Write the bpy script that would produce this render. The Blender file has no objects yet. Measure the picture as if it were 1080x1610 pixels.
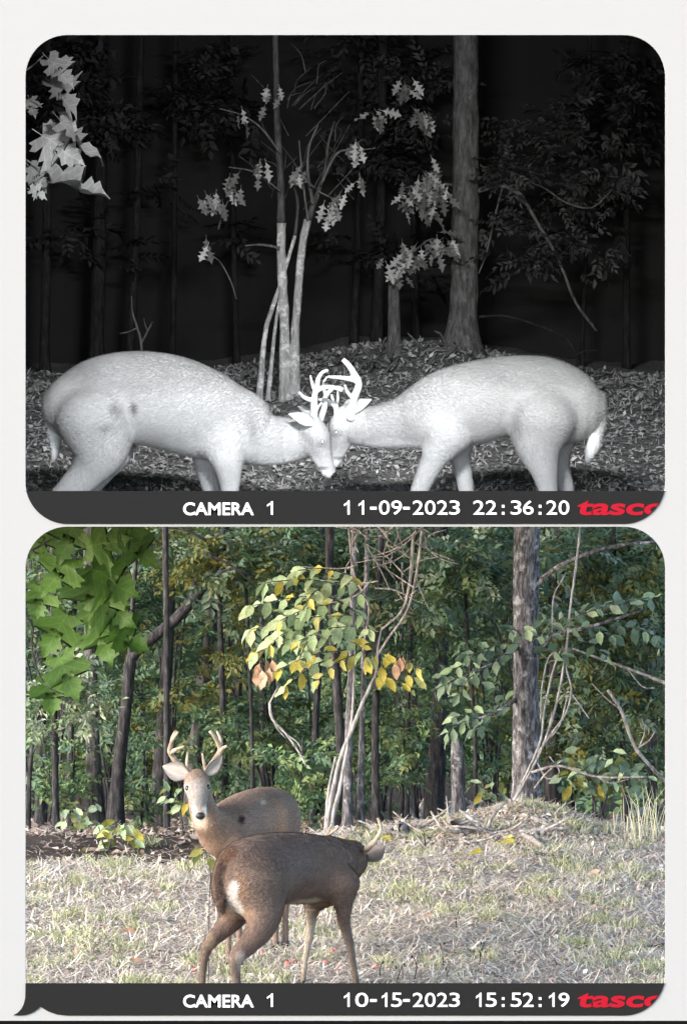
import bpy, bmesh, math, random
import numpy as np
from mathutils import Vector, Matrix, Euler

R = math.radians
rng = np.random.default_rng(7)
random.seed(7)
SC = bpy.context.scene
COL = SC.collection

# ------------------------------------------------------------------ camera, sky, sun, exposure
F, HC, ROW0 = 8600.0, 5.8, 20.0          # focal length in photo pixels, eye height, horizon row


def P(col, row, y):
    """World point that stands y metres in front of the camera on the given line of sight."""
    return np.array([(col - 540.0) / F * y, y, HC - (row - ROW0) / F * y])


cam_d = bpy.data.cameras.new('camera')
cam_d.sensor_fit = 'HORIZONTAL'
cam_d.sensor_width = 36.0
cam_d.lens = 36.0 * F / 1080.0
cam_d.shift_y = -(805.0 - ROW0) / 1080.0
cam_d.clip_start, cam_d.clip_end = 0.5, 3000.0
cam = bpy.data.objects.new('camera', cam_d)
cam.location = (0, 0, HC)
cam.rotation_euler = (R(90), 0, 0)
COL.objects.link(cam)
SC.camera = cam

SUN_EL, SUN_AZ = 23.0, 58.0              # elevation, degrees left of the line behind the camera
sun_dir = Vector((-math.sin(R(SUN_AZ)) * math.cos(R(SUN_EL)), -math.cos(R(SUN_AZ)) * math.cos(R(SUN_EL)), math.sin(R(SUN_EL))))
W = bpy.data.worlds.new('World')
SC.world = W
W.use_nodes = True
wn = W.node_tree
for n in list(wn.nodes):
    wn.nodes.remove(n)
sky = wn.nodes.new('ShaderNodeTexSky')
sky.sky_type = 'NISHITA'
sky.sun_disc = False
sky.sun_elevation = R(SUN_EL)
sky.sun_rotation = math.atan2(sun_dir.x, sun_dir.y)
sky.air_density, sky.dust_density, sky.ozone_density = 1.0, 1.4, 1.0
bg = wn.nodes.new('ShaderNodeBackground')
bg.inputs['Strength'].default_value = 0.15
out = wn.nodes.new('ShaderNodeOutputWorld')
wn.links.new(sky.outputs[0], bg.inputs['Color'])
wn.links.new(bg.outputs[0], out.inputs['Surface'])

sl = bpy.data.lights.new('sun', 'SUN')
sl.energy = 1.1
sl.angle = R(44)
sl.color = (1.0, 0.975, 0.945)
sun = bpy.data.objects.new('sun', sl)
sun.rotation_euler = sun_dir.to_track_quat('Z', 'Y').to_euler()
sun.location = (-12, -4, 20)
COL.objects.link(sun)

SC.view_settings.view_transform = 'Standard'
SC.view_settings.look = 'None'
SC.view_settings.gamma = 1.0
SC.view_settings.use_curve_mapping = False
SC.view_settings.exposure = 2.5
SC.render.engine = 'CYCLES'
SC.cycles.use_denoising = True
SC.cycles.max_bounces = 8
SC.cycles.transparent_max_bounces = 4

# ------------------------------------------------------------------ helpers
ORI = {}


def origin(o):
    return ORI.get(o.name, np.zeros(3)) if o is not None else np.zeros(3)


def tag(o, label=None, cat=None, group=None, kind=None):
    if label:
        o['label'] = label
    if cat:
        o['category'] = cat
    if group:
        o['group'] = group
    if kind:
        o['kind'] = kind
    return o


def thing(name, label, cat, loc, group=None):
    o = bpy.data.objects.new(name, None)
    COL.objects.link(o)
    o.empty_display_size = 0.1
    o.location = tuple(loc)
    ORI[o.name] = np.array(loc, dtype=float)
    return tag(o, label, cat, group)


def make_mesh(name, v, f, mat=None, smooth=True, col=None):
    """v (n,3); f list of faces or an int array (m,3|4); col per-vertex rgb."""
    me = bpy.data.meshes.new(name)
    v = np.asarray(v, dtype=np.float64)
    if isinstance(f, np.ndarray):
        k = f.shape[1]
        me.vertices.add(len(v))
        me.vertices.foreach_set('co', v.ravel())
        me.loops.add(f.size)
        me.loops.foreach_set('vertex_index', f.ravel().astype(np.int32))
        me.polygons.add(len(f))
        me.polygons.foreach_set('loop_start', np.arange(0, f.size, k, dtype=np.int32))
        me.polygons.foreach_set('loop_total', np.full(len(f), k, dtype=np.int32))
        me.update(calc_edges=True)
    else:
        me.from_pydata([tuple(p) for p in v], [], f)
    if smooth:
        me.polygons.foreach_set('use_smooth', np.ones(len(me.polygons), dtype=bool))
    if col is not None:
        a = me.attributes.new('tint', 'FLOAT_COLOR', 'POINT')
        c = np.ones((len(v), 4))
        c[:, :3] = col
        a.data.foreach_set('color', c.ravel().astype(np.float32))
    if mat:
        me.materials.append(mat)
    return me


def add(name, v, f, mat, parent=None, smooth=True, col=None, loc=None):
    """Mesh object from WORLD coordinates under parent (or top-level with its origin at loc)."""
    o0 = origin(parent) if parent is not None else (np.array(loc, dtype=float) if loc is not None else np.zeros(3))
    me = make_mesh(name, np.asarray(v) - o0, f, mat, smooth, col)
    o = bpy.data.objects.new(name, me)
    COL.objects.link(o)
    if parent is not None:
        o.parent = parent
    else:
        o.location = tuple(o0)
    ORI[o.name] = o0
    return o


def place(name, me, parent, pos, rot, scale):
    """Child sharing mesh data; pos in world coordinates, rot a 3x3 Matrix."""
    o = bpy.data.objects.new(name, me)
    COL.objects.link(o)
    o.parent = parent
    p = Vector(tuple(np.asarray(pos) - origin(parent)))
    o.matrix_local = Matrix.Translation(p) @ rot.to_4x4() @ Matrix.Diagonal((scale, scale, scale, 1))
    return o


def catmull(pts, step):
    """Catmull-Rom resampling of rows of numbers whose first three are a position."""
    p = np.asarray(pts, dtype=float)
    if len(p) == 2:
        n = max(2, int(np.linalg.norm(p[1, :3] - p[0, :3]) / step) + 1)
        t = np.linspace(0, 1, n)[:, None]
        return p[0] * (1 - t) + p[1] * t
    q = np.vstack([2 * p[0] - p[1], p, 2 * p[-1] - p[-2]])
    outp = []
    for i in range(len(p) - 1):
        a, b, c, d = q[i], q[i + 1], q[i + 2], q[i + 3]
        n = max(1, int(np.linalg.norm(c[:3] - b[:3]) / step))
        for t in np.linspace(0, 1, n, endpoint=False):
            outp.append(0.5 * ((2 * b) + (-a + c) * t + (2 * a - 5 * b + 4 * c - d) * t * t + (-a + 3 * b - 3 * c + d) * t ** 3))
    outp.append(p[-1])
    return np.array(outp)


def tube(pts, step=0.05, n=8, rough=0.0, lobes=0.0):
    """Tapered tube through rows (x, y, z, radius); returns verts, quads (caps closed by a tip vertex fan of quads/tris as list)."""
    p = catmull(pts, step)
    c, r = p[:, :3], np.maximum(p[:, 3], 0.0008)
    t = np.gradient(c, axis=0)
    t /= np.linalg.norm(t, axis=1)[:, None] + 1e-9
    u = np.cross(t[0], [0.3, 1, 0.2])
    if np.linalg.norm(u) < 0.1:
        u = np.cross(t[0], [1, 0, 0])
    u /= np.linalg.norm(u)
    ang = np.linspace(0, 2 * np.pi, n, endpoint=False)
    V = []
    ph = rng.uniform(0, 6.28)
    for i in range(len(c)):
        u = u - t[i] * np.dot(u, t[i])
        u /= np.linalg.norm(u)
        w = np.cross(t[i], u)
        rr = r[i] * (1 + lobes * np.sin(3 * ang + ph) + rough * rng.normal(0, 1, n))
        V.append(c[i] + np.outer(np.cos(ang) * rr, u) + np.outer(np.sin(ang) * rr, w))
    V = np.vstack(V)
    m = len(c)
    faces = []
    for i in range(m - 1):
        for j in range(n):
            faces.append((i * n + j, i * n + (j + 1) % n, (i + 1) * n + (j + 1) % n, (i + 1) * n + j))
    faces.append(tuple(range(n - 1, -1, -1)))
    faces.append(tuple((m - 1) * n + j for j in range(n)))
    return V, faces


class MB:
    def __init__(self):
        self.v, self.f, self.n = [], [], 0

    def put(self, vf):
        v, f = vf
        self.v.append(np.asarray(v))
        self.f += [tuple(i + self.n for i in q) for q in f]
        self.n += len(v)
        return self

    def build(self, name, mat, parent=None, smooth=True, loc=None):
        return add(name, np.vstack(self.v), self.f, mat, parent, smooth, loc=loc)


def ellipsoid(c, ax, rad, nu=12, nv=8):
    """Ellipsoid with axes ax (3x3 rows) and radii."""
    V, Fc = [], []
    for i in range(nv + 1):
        th = math.pi * i / nv
        for j in range(nu):
            ph = 2 * math.pi * j / nu
            V.append(np.array(c) + ax[0] * rad[0] * math.sin(th) * math.cos(ph) + ax[1] * rad[1] * math.sin(th) * math.sin(ph) + ax[2] * rad[2] * math.cos(th))
    for i in range(nv):
        for j in range(nu):
            Fc.append((i * nu + j, (i + 1) * nu + j, (i + 1) * nu + (j + 1) % nu, i * nu + (j + 1) % nu))
    return np.array(V), Fc


# smooth value noise for heights
_perm = rng.uniform(-1, 1, (64, 64))


def vnoise(x, y):
    x, y = np.asarray(x, dtype=float), np.asarray(y, dtype=float)
    xi, yi = np.floor(x).astype(int), np.floor(y).astype(int)
    fx, fy = x - xi, y - yi
    fx, fy = fx * fx * (3 - 2 * fx), fy * fy * (3 - 2 * fy)
    g = lambda a, b: _perm[a % 64, b % 64]
    return (g(xi, yi) * (1 - fx) + g(xi + 1, yi) * fx) * (1 - fy) + (g(xi, yi + 1) * (1 - fx) + g(xi + 1, yi + 1) * fx) * fy


def sstep(a, b, x):
    t = np.clip((np.asarray(x, dtype=float) - a) / (b - a), 0, 1)
    return t * t * (3 - 2 * t)


# ------------------------------------------------------------------ materials
def nodes_of(name):
    m = bpy.data.materials.new(name)
    m.use_nodes = True
    nt = m.node_tree
    b = nt.nodes['Principled BSDF']
    return m, nt, b


def N(nt, kind, **kw):
    n = nt.nodes.new(kind)
    for k, v in kw.items():
        if k in n.inputs:
            n.inputs[k].default_value = v
        else:
            setattr(n, k, v)
    return n


def ramp(nt, stops):
    r = nt.nodes.new('ShaderNodeValToRGB')
    e = r.color_ramp.elements
    while len(e) < len(stops):
        e.new(0.5)
    for i, (p, c) in enumerate(stops):
        e[i].position = p
        e[i].color = (*c, 1)
    return r


def noise_mat(name, stops, scale=8.0, stretch=(1, 1, 1), rough=0.85, bump=0.0, bscale=None, detail=8, bdist=0.01):
    m, nt, b = nodes_of(name)
    tc = N(nt, 'ShaderNodeTexCoord')
    mp = N(nt, 'ShaderNodeMapping')
    mp.inputs['Scale'].default_value = stretch
    nt.links.new(tc.outputs['Object'], mp.inputs['Vector'])
    nz_ = N(nt, 'ShaderNodeTexNoise', Scale=scale, Detail=detail, Roughness=0.65)
    nt.links.new(mp.outputs[0], nz_.inputs['Vector'])
    rp = ramp(nt, stops)
    nt.links.new(nz_.outputs['Fac'], rp.inputs[0])
    nt.links.new(rp.outputs[0], b.inputs['Base Color'])
    b.inputs['Roughness'].default_value = rough
    b.inputs['Specular IOR Level'].default_value = 0.25
    if bump:
        n2 = N(nt, 'ShaderNodeTexNoise', Scale=bscale or scale * 2, Detail=6, Roughness=0.7)
        nt.links.new(mp.outputs[0], n2.inputs['Vector'])
        bp = N(nt, 'ShaderNodeBump', Strength=bump, Distance=bdist)
        nt.links.new(n2.outputs['Fac'], bp.inputs['Height'])
        nt.links.new(bp.outputs[0], b.inputs['Normal'])
    return m


def bark_mat(name, dark, mid, pale, patch=None, patch_at=0.62):
    """Furrowed bark: streaks along the trunk, blotches of lichen."""
    m, nt, b = nodes_of(name)
    tc = N(nt, 'ShaderNodeTexCoord')
    mp = N(nt, 'ShaderNodeMapping')
    mp.inputs['Scale'].default_value = (1, 1, 0.22)
    nt.links.new(tc.outputs['Object'], mp.inputs['Vector'])
    a = N(nt, 'ShaderNodeTexNoise', Scale=38.0, Detail=8, Roughness=0.7)
    nt.links.new(mp.outputs[0], a.inputs['Vector'])
    rp = ramp(nt, [(0.36, dark), (0.5, mid), (0.66, pale)])
    nt.links.new(a.outputs['Fac'], rp.inputs[0])
    src = rp.outputs[0]
    if patch:
        l = N(nt, 'ShaderNodeTexNoise', Scale=9.0, Detail=9, Roughness=0.72)
        nt.links.new(tc.outputs['Object'], l.inputs['Vector'])
        lr = ramp(nt, [(patch_at - 0.03, (0, 0, 0)), (patch_at + 0.05, (1, 1, 1))])
        nt.links.new(l.outputs['Fac'], lr.inputs[0])
        mx = N(nt, 'ShaderNodeMixRGB')
        mx.inputs[2].default_value = (*patch, 1)
        nt.links.new(lr.outputs[0], mx.inputs[0])
        nt.links.new(src, mx.inputs[1])
        src = mx.outputs[0]
    nt.links.new(src, b.inputs['Base Color'])
    b.inputs['Roughness'].default_value = 0.92
    b.inputs['Specular IOR Level'].default_value = 0.15
    bp = N(nt, 'ShaderNodeBump', Strength=0.9, Distance=0.012)
    nt.links.new(a.outputs['Fac'], bp.inputs['Height'])
    nt.links.new(bp.outputs[0], b.inputs['Normal'])
    return m


def leaf_mat(name, stops=None, trans=0.35, rough=0.55, spec=0.3):
    """Leaf: colour from the tint attribute, or a ramp over the object's random number; light shines through."""
    m, nt, b = nodes_of(name)
    if stops is None:
        at = N(nt, 'ShaderNodeAttribute')
        at.attribute_name = 'tint'
        src = at.outputs['Color']
    else:
        oi = N(nt, 'ShaderNodeObjectInfo')
        rp = ramp(nt, stops)
        nt.links.new(oi.outputs['Random'], rp.inputs[0])
        tc = N(nt, 'ShaderNodeTexCoord')
        nz_ = N(nt, 'ShaderNodeTexNoise', Scale=14.0, Detail=4)
        nt.links.new(tc.outputs['Object'], nz_.inputs['Vector'])
        mr = N(nt, 'ShaderNodeMapRange')
        mr.inputs['To Min'].default_value, mr.inputs['To Max'].default_value = 0.65, 1.3
        nt.links.new(nz_.outputs['Fac'], mr.inputs['Value'])
        mu = N(nt, 'ShaderNodeMixRGB', blend_type='MULTIPLY')
        mu.inputs[0].default_value = 1.0
        nt.links.new(rp.outputs[0], mu.inputs[1])
        nt.links.new(mr.outputs[0], mu.inputs[2])
        sx = N(nt, 'ShaderNodeSeparateXYZ')
        nt.links.new(tc.outputs['Object'], sx.inputs[0])
        def mth(op, a, b=None):
            q = N(nt, 'ShaderNodeMath', operation=op)
            for i_, z_ in enumerate((a, b)):
                if z_ is None:
                    continue
                if isinstance(z_, (int, float)):
                    q.inputs[i_].default_value = z_
                else:
                    nt.links.new(z_, q.inputs[i_])
            return q.outputs[0]
        ay = mth('ABSOLUTE', sx.outputs[1])
        fr = mth('FRACT', mth('MULTIPLY', mth('SUBTRACT', sx.outputs[0], mth('MULTIPLY', ay, 0.8)), 6.0))
        side = mth('GREATER_THAN', mth('ABSOLUTE', mth('SUBTRACT', fr, 0.5)), 0.43)
        rib = mth('LESS_THAN', ay, 0.014)
        vein = mth('MAXIMUM', side, rib)
        vm = N(nt, 'ShaderNodeMixRGB', blend_type='ADD')
        nt.links.new(mth('MULTIPLY', vein, 0.30), vm.inputs[0])
        nt.links.new(mu.outputs[0], vm.inputs[1])
        nt.links.new(rp.outputs[0], vm.inputs[2])
        src = vm.outputs[0]
    nt.links.new(src, b.inputs['Base Color'])
    b.inputs['Roughness'].default_value = rough
    b.inputs['Specular IOR Level'].default_value = spec
    tr = N(nt, 'ShaderNodeBsdfTranslucent')
    nt.links.new(src, tr.inputs['Color'])
    ms = N(nt, 'ShaderNodeMixShader')
    ms.inputs[0].default_value = trans
    o = nt.nodes['Material Output']
    nt.links.new(b.outputs[0], ms.inputs[1])
    nt.links.new(tr.outputs[0], ms.inputs[2])
    nt.links.new(ms.outputs[0], o.inputs['Surface'])
    return m


def plain(name, c, rough=0.6, spec=0.3, grain=0.06):
    lo = tuple(x * (1 - grain) for x in c)
    hi = tuple(x * (1 + grain) for x in c)
    m = noise_mat(name, [(0.3, lo), (0.7, hi)], scale=25, rough=rough)
    m.node_tree.nodes['Principled BSDF'].inputs['Specular IOR Level'].default_value = spec
    return m


def fur_mat(name, amount=0.35):
    """Short coat: tint attribute broken up by fine streaks that lie along the body, with a soft sheen."""
    m, nt, b = nodes_of(name)
    at = N(nt, 'ShaderNodeAttribute')
    at.attribute_name = 'tint'
    tc = N(nt, 'ShaderNodeTexCoord')
    mp = N(nt, 'ShaderNodeMapping')
    mp.inputs['Scale'].default_value = (0.35, 0.8, 1.0)
    mp.inputs['Rotation'].default_value = (0, R(25), 0)
    nt.links.new(tc.outputs['Object'], mp.inputs['Vector'])
    a = N(nt, 'ShaderNodeTexNoise', Scale=75.0, Detail=6, Roughness=0.8)
    nt.links.new(mp.outputs[0], a.inputs['Vector'])
    c = N(nt, 'ShaderNodeTexNoise', Scale=11.0, Detail=6, Roughness=0.6)
    nt.links.new(tc.outputs['Object'], c.inputs['Vector'])
    ad = N(nt, 'ShaderNodeMath', operation='ADD')
    nt.links.new(a.outputs['Fac'], ad.inputs[0])
    nt.links.new(c.outputs['Fac'], ad.inputs[1])
    mr = N(nt, 'ShaderNodeMapRange')
    mr.inputs['From Min'].default_value, mr.inputs['From Max'].default_value = 0.55, 1.45
    mr.inputs['To Min'].default_value, mr.inputs['To Max'].default_value = 1 - amount, 1 + amount
    nt.links.new(ad.outputs[0], mr.inputs['Value'])
    mu = N(nt, 'ShaderNodeMixRGB', blend_type='MULTIPLY')
    mu.inputs[0].default_value = 1.0
    nt.links.new(at.outputs['Color'], mu.inputs[1])
    nt.links.new(mr.outputs[0], mu.inputs[2])
    nt.links.new(mu.outputs[0], b.inputs['Base Color'])
    b.inputs['Roughness'].default_value = 0.8
    b.inputs['Specular IOR Level'].default_value = 0.2
    b.inputs['Sheen Weight'].default_value = 0.15
    bp = N(nt, 'ShaderNodeBump', Strength=0.5, Distance=0.006)
    nt.links.new(ad.outputs[0], bp.inputs['Height'])
    nt.links.new(bp.outputs[0], b.inputs['Normal'])
    return m


M = {}
M['page'] = plain('white_paint', (0.240, 0.2405, 0.241), 0.75, 0.1, 0.008)
M['black'] = plain('black_paint', (0.004, 0.004, 0.004), 0.9, 0.02)
M['plate'] = plain('charcoal_plate', (0.0105, 0.0105, 0.0105), 0.8, 0.04, 0.03)
M['letter'] = plain('white_letter', (0.78, 0.78, 0.77), 0.7, 0.1, 0.02)
M['red'] = plain('red_letter', (0.22, 0.002, 0.010), 0.6, 0.1, 0.02)
M['lining'] = plain('haze_grey_lining', (0.034, 0.034, 0.034), 0.95, 0.0)  # lifted from black so the lining imitates night haze
M['fur'] = fur_mat('deer_coat', 0.42)
M['fur_grey'] = fur_mat('deer_coat_in_infrared', 0.2)
M['coat'] = leaf_mat('deer_hair', None, 0.12, 0.75, 0.2)
M['eye'] = plain('dark_eye', (0.01, 0.008, 0.007), 0.12, 0.6)
M['eyeshine'] = plain('painted_eyeshine', (0.9, 0.9, 0.9), 0.2, 0.6)
M['nose'] = plain('black_nose', (0.02, 0.018, 0.018), 0.45, 0.4)
M['hoof'] = plain('dark_hoof', (0.03, 0.026, 0.023), 0.5, 0.3)
M['antler'] = noise_mat('antler_bone', [(0.34, (0.15, 0.105, 0.07)), (0.62, (0.42, 0.36, 0.29))], 16, rough=0.6, bump=0.3)
M['antler_grey'] = noise_mat('antler_in_infrared', [(0.3, (0.6, 0.6, 0.6)), (0.6, (0.85, 0.85, 0.85))], 16, rough=0.6)
M['bark_dark'] = bark_mat('dark_bark', (0.010, 0.010, 0.011), (0.028, 0.026, 0.028), (0.075, 0.071, 0.074), (0.12, 0.12, 0.12), 0.66)
M['bark_grey'] = bark_mat('grey_bark', (0.018, 0.017, 0.019), (0.085, 0.079, 0.085), (0.26, 0.245, 0.257), (0.33, 0.32, 0.335), 0.58)
M['bark_pale'] = bark_mat('pale_bark', (0.10, 0.094, 0.092), (0.27, 0.252, 0.25), (0.46, 0.43, 0.43))
M['bark_mid'] = bark_mat('mid_bark', (0.018, 0.017, 0.018), (0.055, 0.050, 0.051), (0.13, 0.12, 0.12), (0.2, 0.2, 0.19), 0.62)
M['deadwood'] = bark_mat('dead_wood', (0.09, 0.075, 0.068), (0.24, 0.21, 0.195), (0.42, 0.38, 0.355))
M['bark_ir'] = bark_mat('bark_in_infrared', (0.06, 0.06, 0.06), (0.13, 0.13, 0.13), (0.22, 0.22, 0.22), (0.28, 0.28, 0.28), 0.62)
M['bark_ir_pale'] = bark_mat('pale_bark_in_infrared', (0.26, 0.26, 0.26), (0.44, 0.44, 0.44), (0.62, 0.62, 0.62), (0.85, 0.85, 0.85), 0.54)
M['bark_ir_soft'] = bark_mat('dimmed_upper_bark_in_infrared', (0.04, 0.04, 0.04), (0.085, 0.085, 0.085), (0.15, 0.15, 0.15))  # upper stems fading into the dark, put into the bark colour
M['bark_ir_dim'] = bark_mat('dimmed_bark_in_infrared', (0.014, 0.014, 0.014), (0.028, 0.028, 0.028), (0.05, 0.05, 0.05))  # darkened bark copy: background dimness put into the colour
M['foliage'] = leaf_mat('foliage', None, 0.3)
M['maple'] = leaf_mat('maple_leaf', [(0.0, (0.045, 0.1, 0.016)), (0.5, (0.07, 0.14, 0.025)), (1.0, (0.11, 0.19, 0.045))], 0.45)
M['pale_leaf'] = leaf_mat('pale_green_leaf', [(0.0, (0.19, 0.26, 0.13)), (0.55, (0.30, 0.38, 0.22)), (1.0, (0.42, 0.47, 0.27))], 0.3)
M['yellow_leaf'] = leaf_mat('yellowing_leaf', [(0.0, (0.36, 0.30, 0.05)), (0.5, (0.46, 0.38, 0.08)), (1.0, (0.42, 0.40, 0.15))], 0.3)
M['brown_leaf'] = leaf_mat('dried_leaf', [(0.0, (0.30, 0.17, 0.11)), (1.0, (0.42, 0.28, 0.2))], 0.15)
M['blue_leaf'] = leaf_mat('bluish_green_leaf', [(0.0, (0.07, 0.11, 0.065)), (0.6, (0.12, 0.17, 0.11)), (1.0, (0.20, 0.25, 0.17))], 0.25)
M['olive_leaf'] = leaf_mat('olive_leaf', [(0.0, (0.06, 0.075, 0.02)), (0.5, (0.11, 0.12, 0.03)), (1.0, (0.26, 0.2, 0.03))], 0.3)
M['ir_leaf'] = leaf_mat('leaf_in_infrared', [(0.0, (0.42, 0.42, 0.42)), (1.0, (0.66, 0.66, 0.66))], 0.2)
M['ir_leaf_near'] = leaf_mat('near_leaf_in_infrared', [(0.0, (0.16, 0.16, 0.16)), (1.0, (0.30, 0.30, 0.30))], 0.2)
M['ir_leaf_dim'] = leaf_mat('dim_leaf_in_infrared', [(0.0, (0.12, 0.12, 0.12)), (1.0, (0.26, 0.26, 0.26))], 0.2)  # darkened leaf copy: background dimness put into the colour
M['blade'] = leaf_mat('grass_blade', None, 0.2, 0.7, 0.15)
M['litter'] = leaf_mat('litter_leaf', None, 0.08, 0.8, 0.15)
M['apple'] = noise_mat('fruit_skin', [(0.35, (0.34, 0.05, 0.05)), (0.6, (0.5, 0.24, 0.18))], 12, rough=0.4)


def ground_mat():
    m, nt, b = nodes_of('meadow_and_forest_floor')
    at = N(nt, 'ShaderNodeAttribute')
    at.attribute_name = 'tint'
    tc = N(nt, 'ShaderNodeTexCoord')
    a = N(nt, 'ShaderNodeTexNoise', Scale=2.2, Detail=8, Roughness=0.7)
    f = N(nt, 'ShaderNodeTexNoise', Scale=45.0, Detail=6, Roughness=0.75)
    for n in (a, f):
        nt.links.new(tc.outputs['Object'], n.inputs['Vector'])
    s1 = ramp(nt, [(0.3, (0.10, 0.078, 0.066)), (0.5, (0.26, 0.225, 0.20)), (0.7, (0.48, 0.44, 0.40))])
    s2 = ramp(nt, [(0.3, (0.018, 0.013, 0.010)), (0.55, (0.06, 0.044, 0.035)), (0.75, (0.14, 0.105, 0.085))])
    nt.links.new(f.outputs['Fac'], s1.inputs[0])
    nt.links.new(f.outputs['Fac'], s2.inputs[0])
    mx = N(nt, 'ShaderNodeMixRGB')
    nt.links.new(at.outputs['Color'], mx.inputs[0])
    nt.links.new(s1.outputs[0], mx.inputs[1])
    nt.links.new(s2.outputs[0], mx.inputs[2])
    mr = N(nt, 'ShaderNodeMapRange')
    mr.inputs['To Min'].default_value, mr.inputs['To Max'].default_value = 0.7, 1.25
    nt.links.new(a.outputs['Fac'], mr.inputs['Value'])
    mu = N(nt, 'ShaderNodeMixRGB', blend_type='MULTIPLY')
    mu.inputs[0].default_value = 1.0
    nt.links.new(mx.outputs[0], mu.inputs[1])
    nt.links.new(mr.outputs[0], mu.inputs[2])
    nt.links.new(mu.outputs[0], b.inputs['Base Color'])
    b.inputs['Roughness'].default_value = 0.95
    b.inputs['Specular IOR Level'].default_value = 0.1
    bp = N(nt, 'ShaderNodeBump', Strength=0.8, Distance=0.03)
    nt.links.new(f.outputs['Fac'], bp.inputs['Height'])
    nt.links.new(bp.outputs[0], b.inputs['Normal'])
    return m


M['ground'] = ground_mat()
M['night_ground'] = noise_mat('forest_floor_in_infrared', [(0.3, (0.16, 0.16, 0.16)), (0.55, (0.3, 0.3, 0.3)), (0.75, (0.46, 0.46, 0.46))], 30, bump=0.8, bdist=0.03)

# ------------------------------------------------------------------ white screen page, built as a wall with two openings
YW = 29.0
MOUND = (1.43, 42.6)


def gz(x, y):
    """Height of the daylight ground."""
    x, y = np.asarray(x, dtype=float), np.asarray(y, dtype=float)
    z = np.where(y < 32, 0.0, np.where(y < 42, -0.052 * (y - 32), np.where(y < 75, -0.52 - 0.14 * (y - 42), -5.14)))
    z = z + 0.21 * np.exp(-((x - MOUND[0]) / 0.52) ** 2 - ((y - MOUND[1]) / 1.1) ** 2)
    z = z + 0.05 * np.exp(-((x - 0.6) / 0.7) ** 2 - ((y - 42.4) / 0.8) ** 2)
    near = np.exp(-(((y - 36) / 12) ** 2))
    return z + 0.03 * near * vnoise(x * 1.3, y * 1.3) + 0.012 * near * vnoise(x * 5, y * 5)


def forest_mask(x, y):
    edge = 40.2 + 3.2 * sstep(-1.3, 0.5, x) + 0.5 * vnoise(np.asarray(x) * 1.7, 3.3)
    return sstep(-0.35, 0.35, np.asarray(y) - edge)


def wp(col, row, y=YW):
    return P(col, row, y)


def arc(cx, cy, r, a0, a1, n=14):
    return [(cx + r * math.cos(R(a0 + (a1 - a0) * i / n)), cy + r * math.sin(R(a0 + (a1 - a0) * i / n))) for i in range(n + 1)]


RAD = 66
L, RT = 40, 1046


def opening(top, bottom, last):
    """Rounded top; right-hand lower corner follows the panel's curve as far as row 'last'."""
    pts = arc(L + RAD, top + RAD, RAD, 180, 270) + arc(RT - RAD, top + RAD, RAD, 270, 360)
    low = [p for p in arc(RT - RAD, bottom - RAD, RAD, 0, 90, 40) if p[1] <= last]
    pts += low
    left = [p for p in arc(L + RAD, bottom - RAD, RAD, 90, 180, 40) if p[1] <= last]
    return pts + left


def flat_poly(loops, y, depth, name, mat, parent=None, loc=None):
    """Filled outline(s) with holes, extruded backwards by depth."""
    bm = bmesh.new()
    o0 = origin(parent) if parent is not None else (np.array(loc) if loc is not None else np.zeros(3))
    edges = []
    for lp in loops:
        vs = [bm.verts.new(tuple(P(c, r, y) - o0)) for c, r in lp]
        for i in range(len(vs)):
            edges.append(bm.edges.new((vs[i], vs[(i + 1) % len(vs)])))
    bmesh.ops.triangle_fill(bm, edges=edges, use_beauty=True)
    ex = bmesh.ops.extrude_face_region(bm, geom=list(bm.faces))
    bmesh.ops.translate(bm, verts=[g for g in ex['geom'] if isinstance(g, bmesh.types.BMVert)], vec=(0, depth, 0))
    bmesh.ops.recalc_face_normals(bm, faces=list(bm.faces))
    me = bpy.data.meshes.new(name)
    bm.to_mesh(me)
    bm.free()
    me.materials.append(mat)
    o = bpy.data.objects.new(name, me)
    COL.objects.link(o)
    if parent is not None:
        o.parent = parent
    elif loc is not None:
        o.location = tuple(loc)
    ORI[o.name] = o0
    return o


outer = [(-60, -60), (1140, -60), (1140, 1606), (-60, 1606)]
wall = flat_poly([outer, opening(54, 824, 800), opening(828, 1598, 1575)], YW, 0.03, 'display_wall', M['page'])
wall['kind'] = 'structure'
base_row = ROW0 + (HC - 0.0) / YW * F
skirt = flat_poly([[(-60, 1606.2), (1140, 1606.2), (1140, base_row), (-60, base_row)]], YW - 0.004, 0.05, 'screen_edge_board', M['black'], loc=P(540, base_row, YW))
skirt['kind'] = 'structure'  # black edge of the screen, built as a board


def plate(top, bottom, tail, label):
    if tail:
        pts = [(L, top), (RT, top)] + [p for p in arc(RT - RAD, bottom - RAD, RAD, 0, 90, 40) if p[1] > top]
        pts += [(105, 1598), (90, 1596.3), (76, 1591.5), (63.5, 1584)]
        pts += [(58, 1589), (50, 1594), (40, 1597.4), (30, 1598), (21, 1597.4), (28, 1593.5), (33.5, 1587.5), (37.5, 1579.5), (39.6, 1570)]
    else:
        pts = [(L, top), (RT, top)] + [p for p in arc(RT - RAD, bottom - RAD, RAD, 0, 90, 40) if p[1] > top]
        pts += [p for p in arc(L + RAD, bottom - RAD, RAD, 90, 180, 40) if p[1] > top]
    t = thing('caption_plate', label, 'sign', P(540, bottom, YW - 0.006))  # on-screen caption bar with date stamp, built as a plate
    flat_poly([pts], YW - 0.006, 0.005, 'panel', M['plate'], t)
    return t


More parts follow.
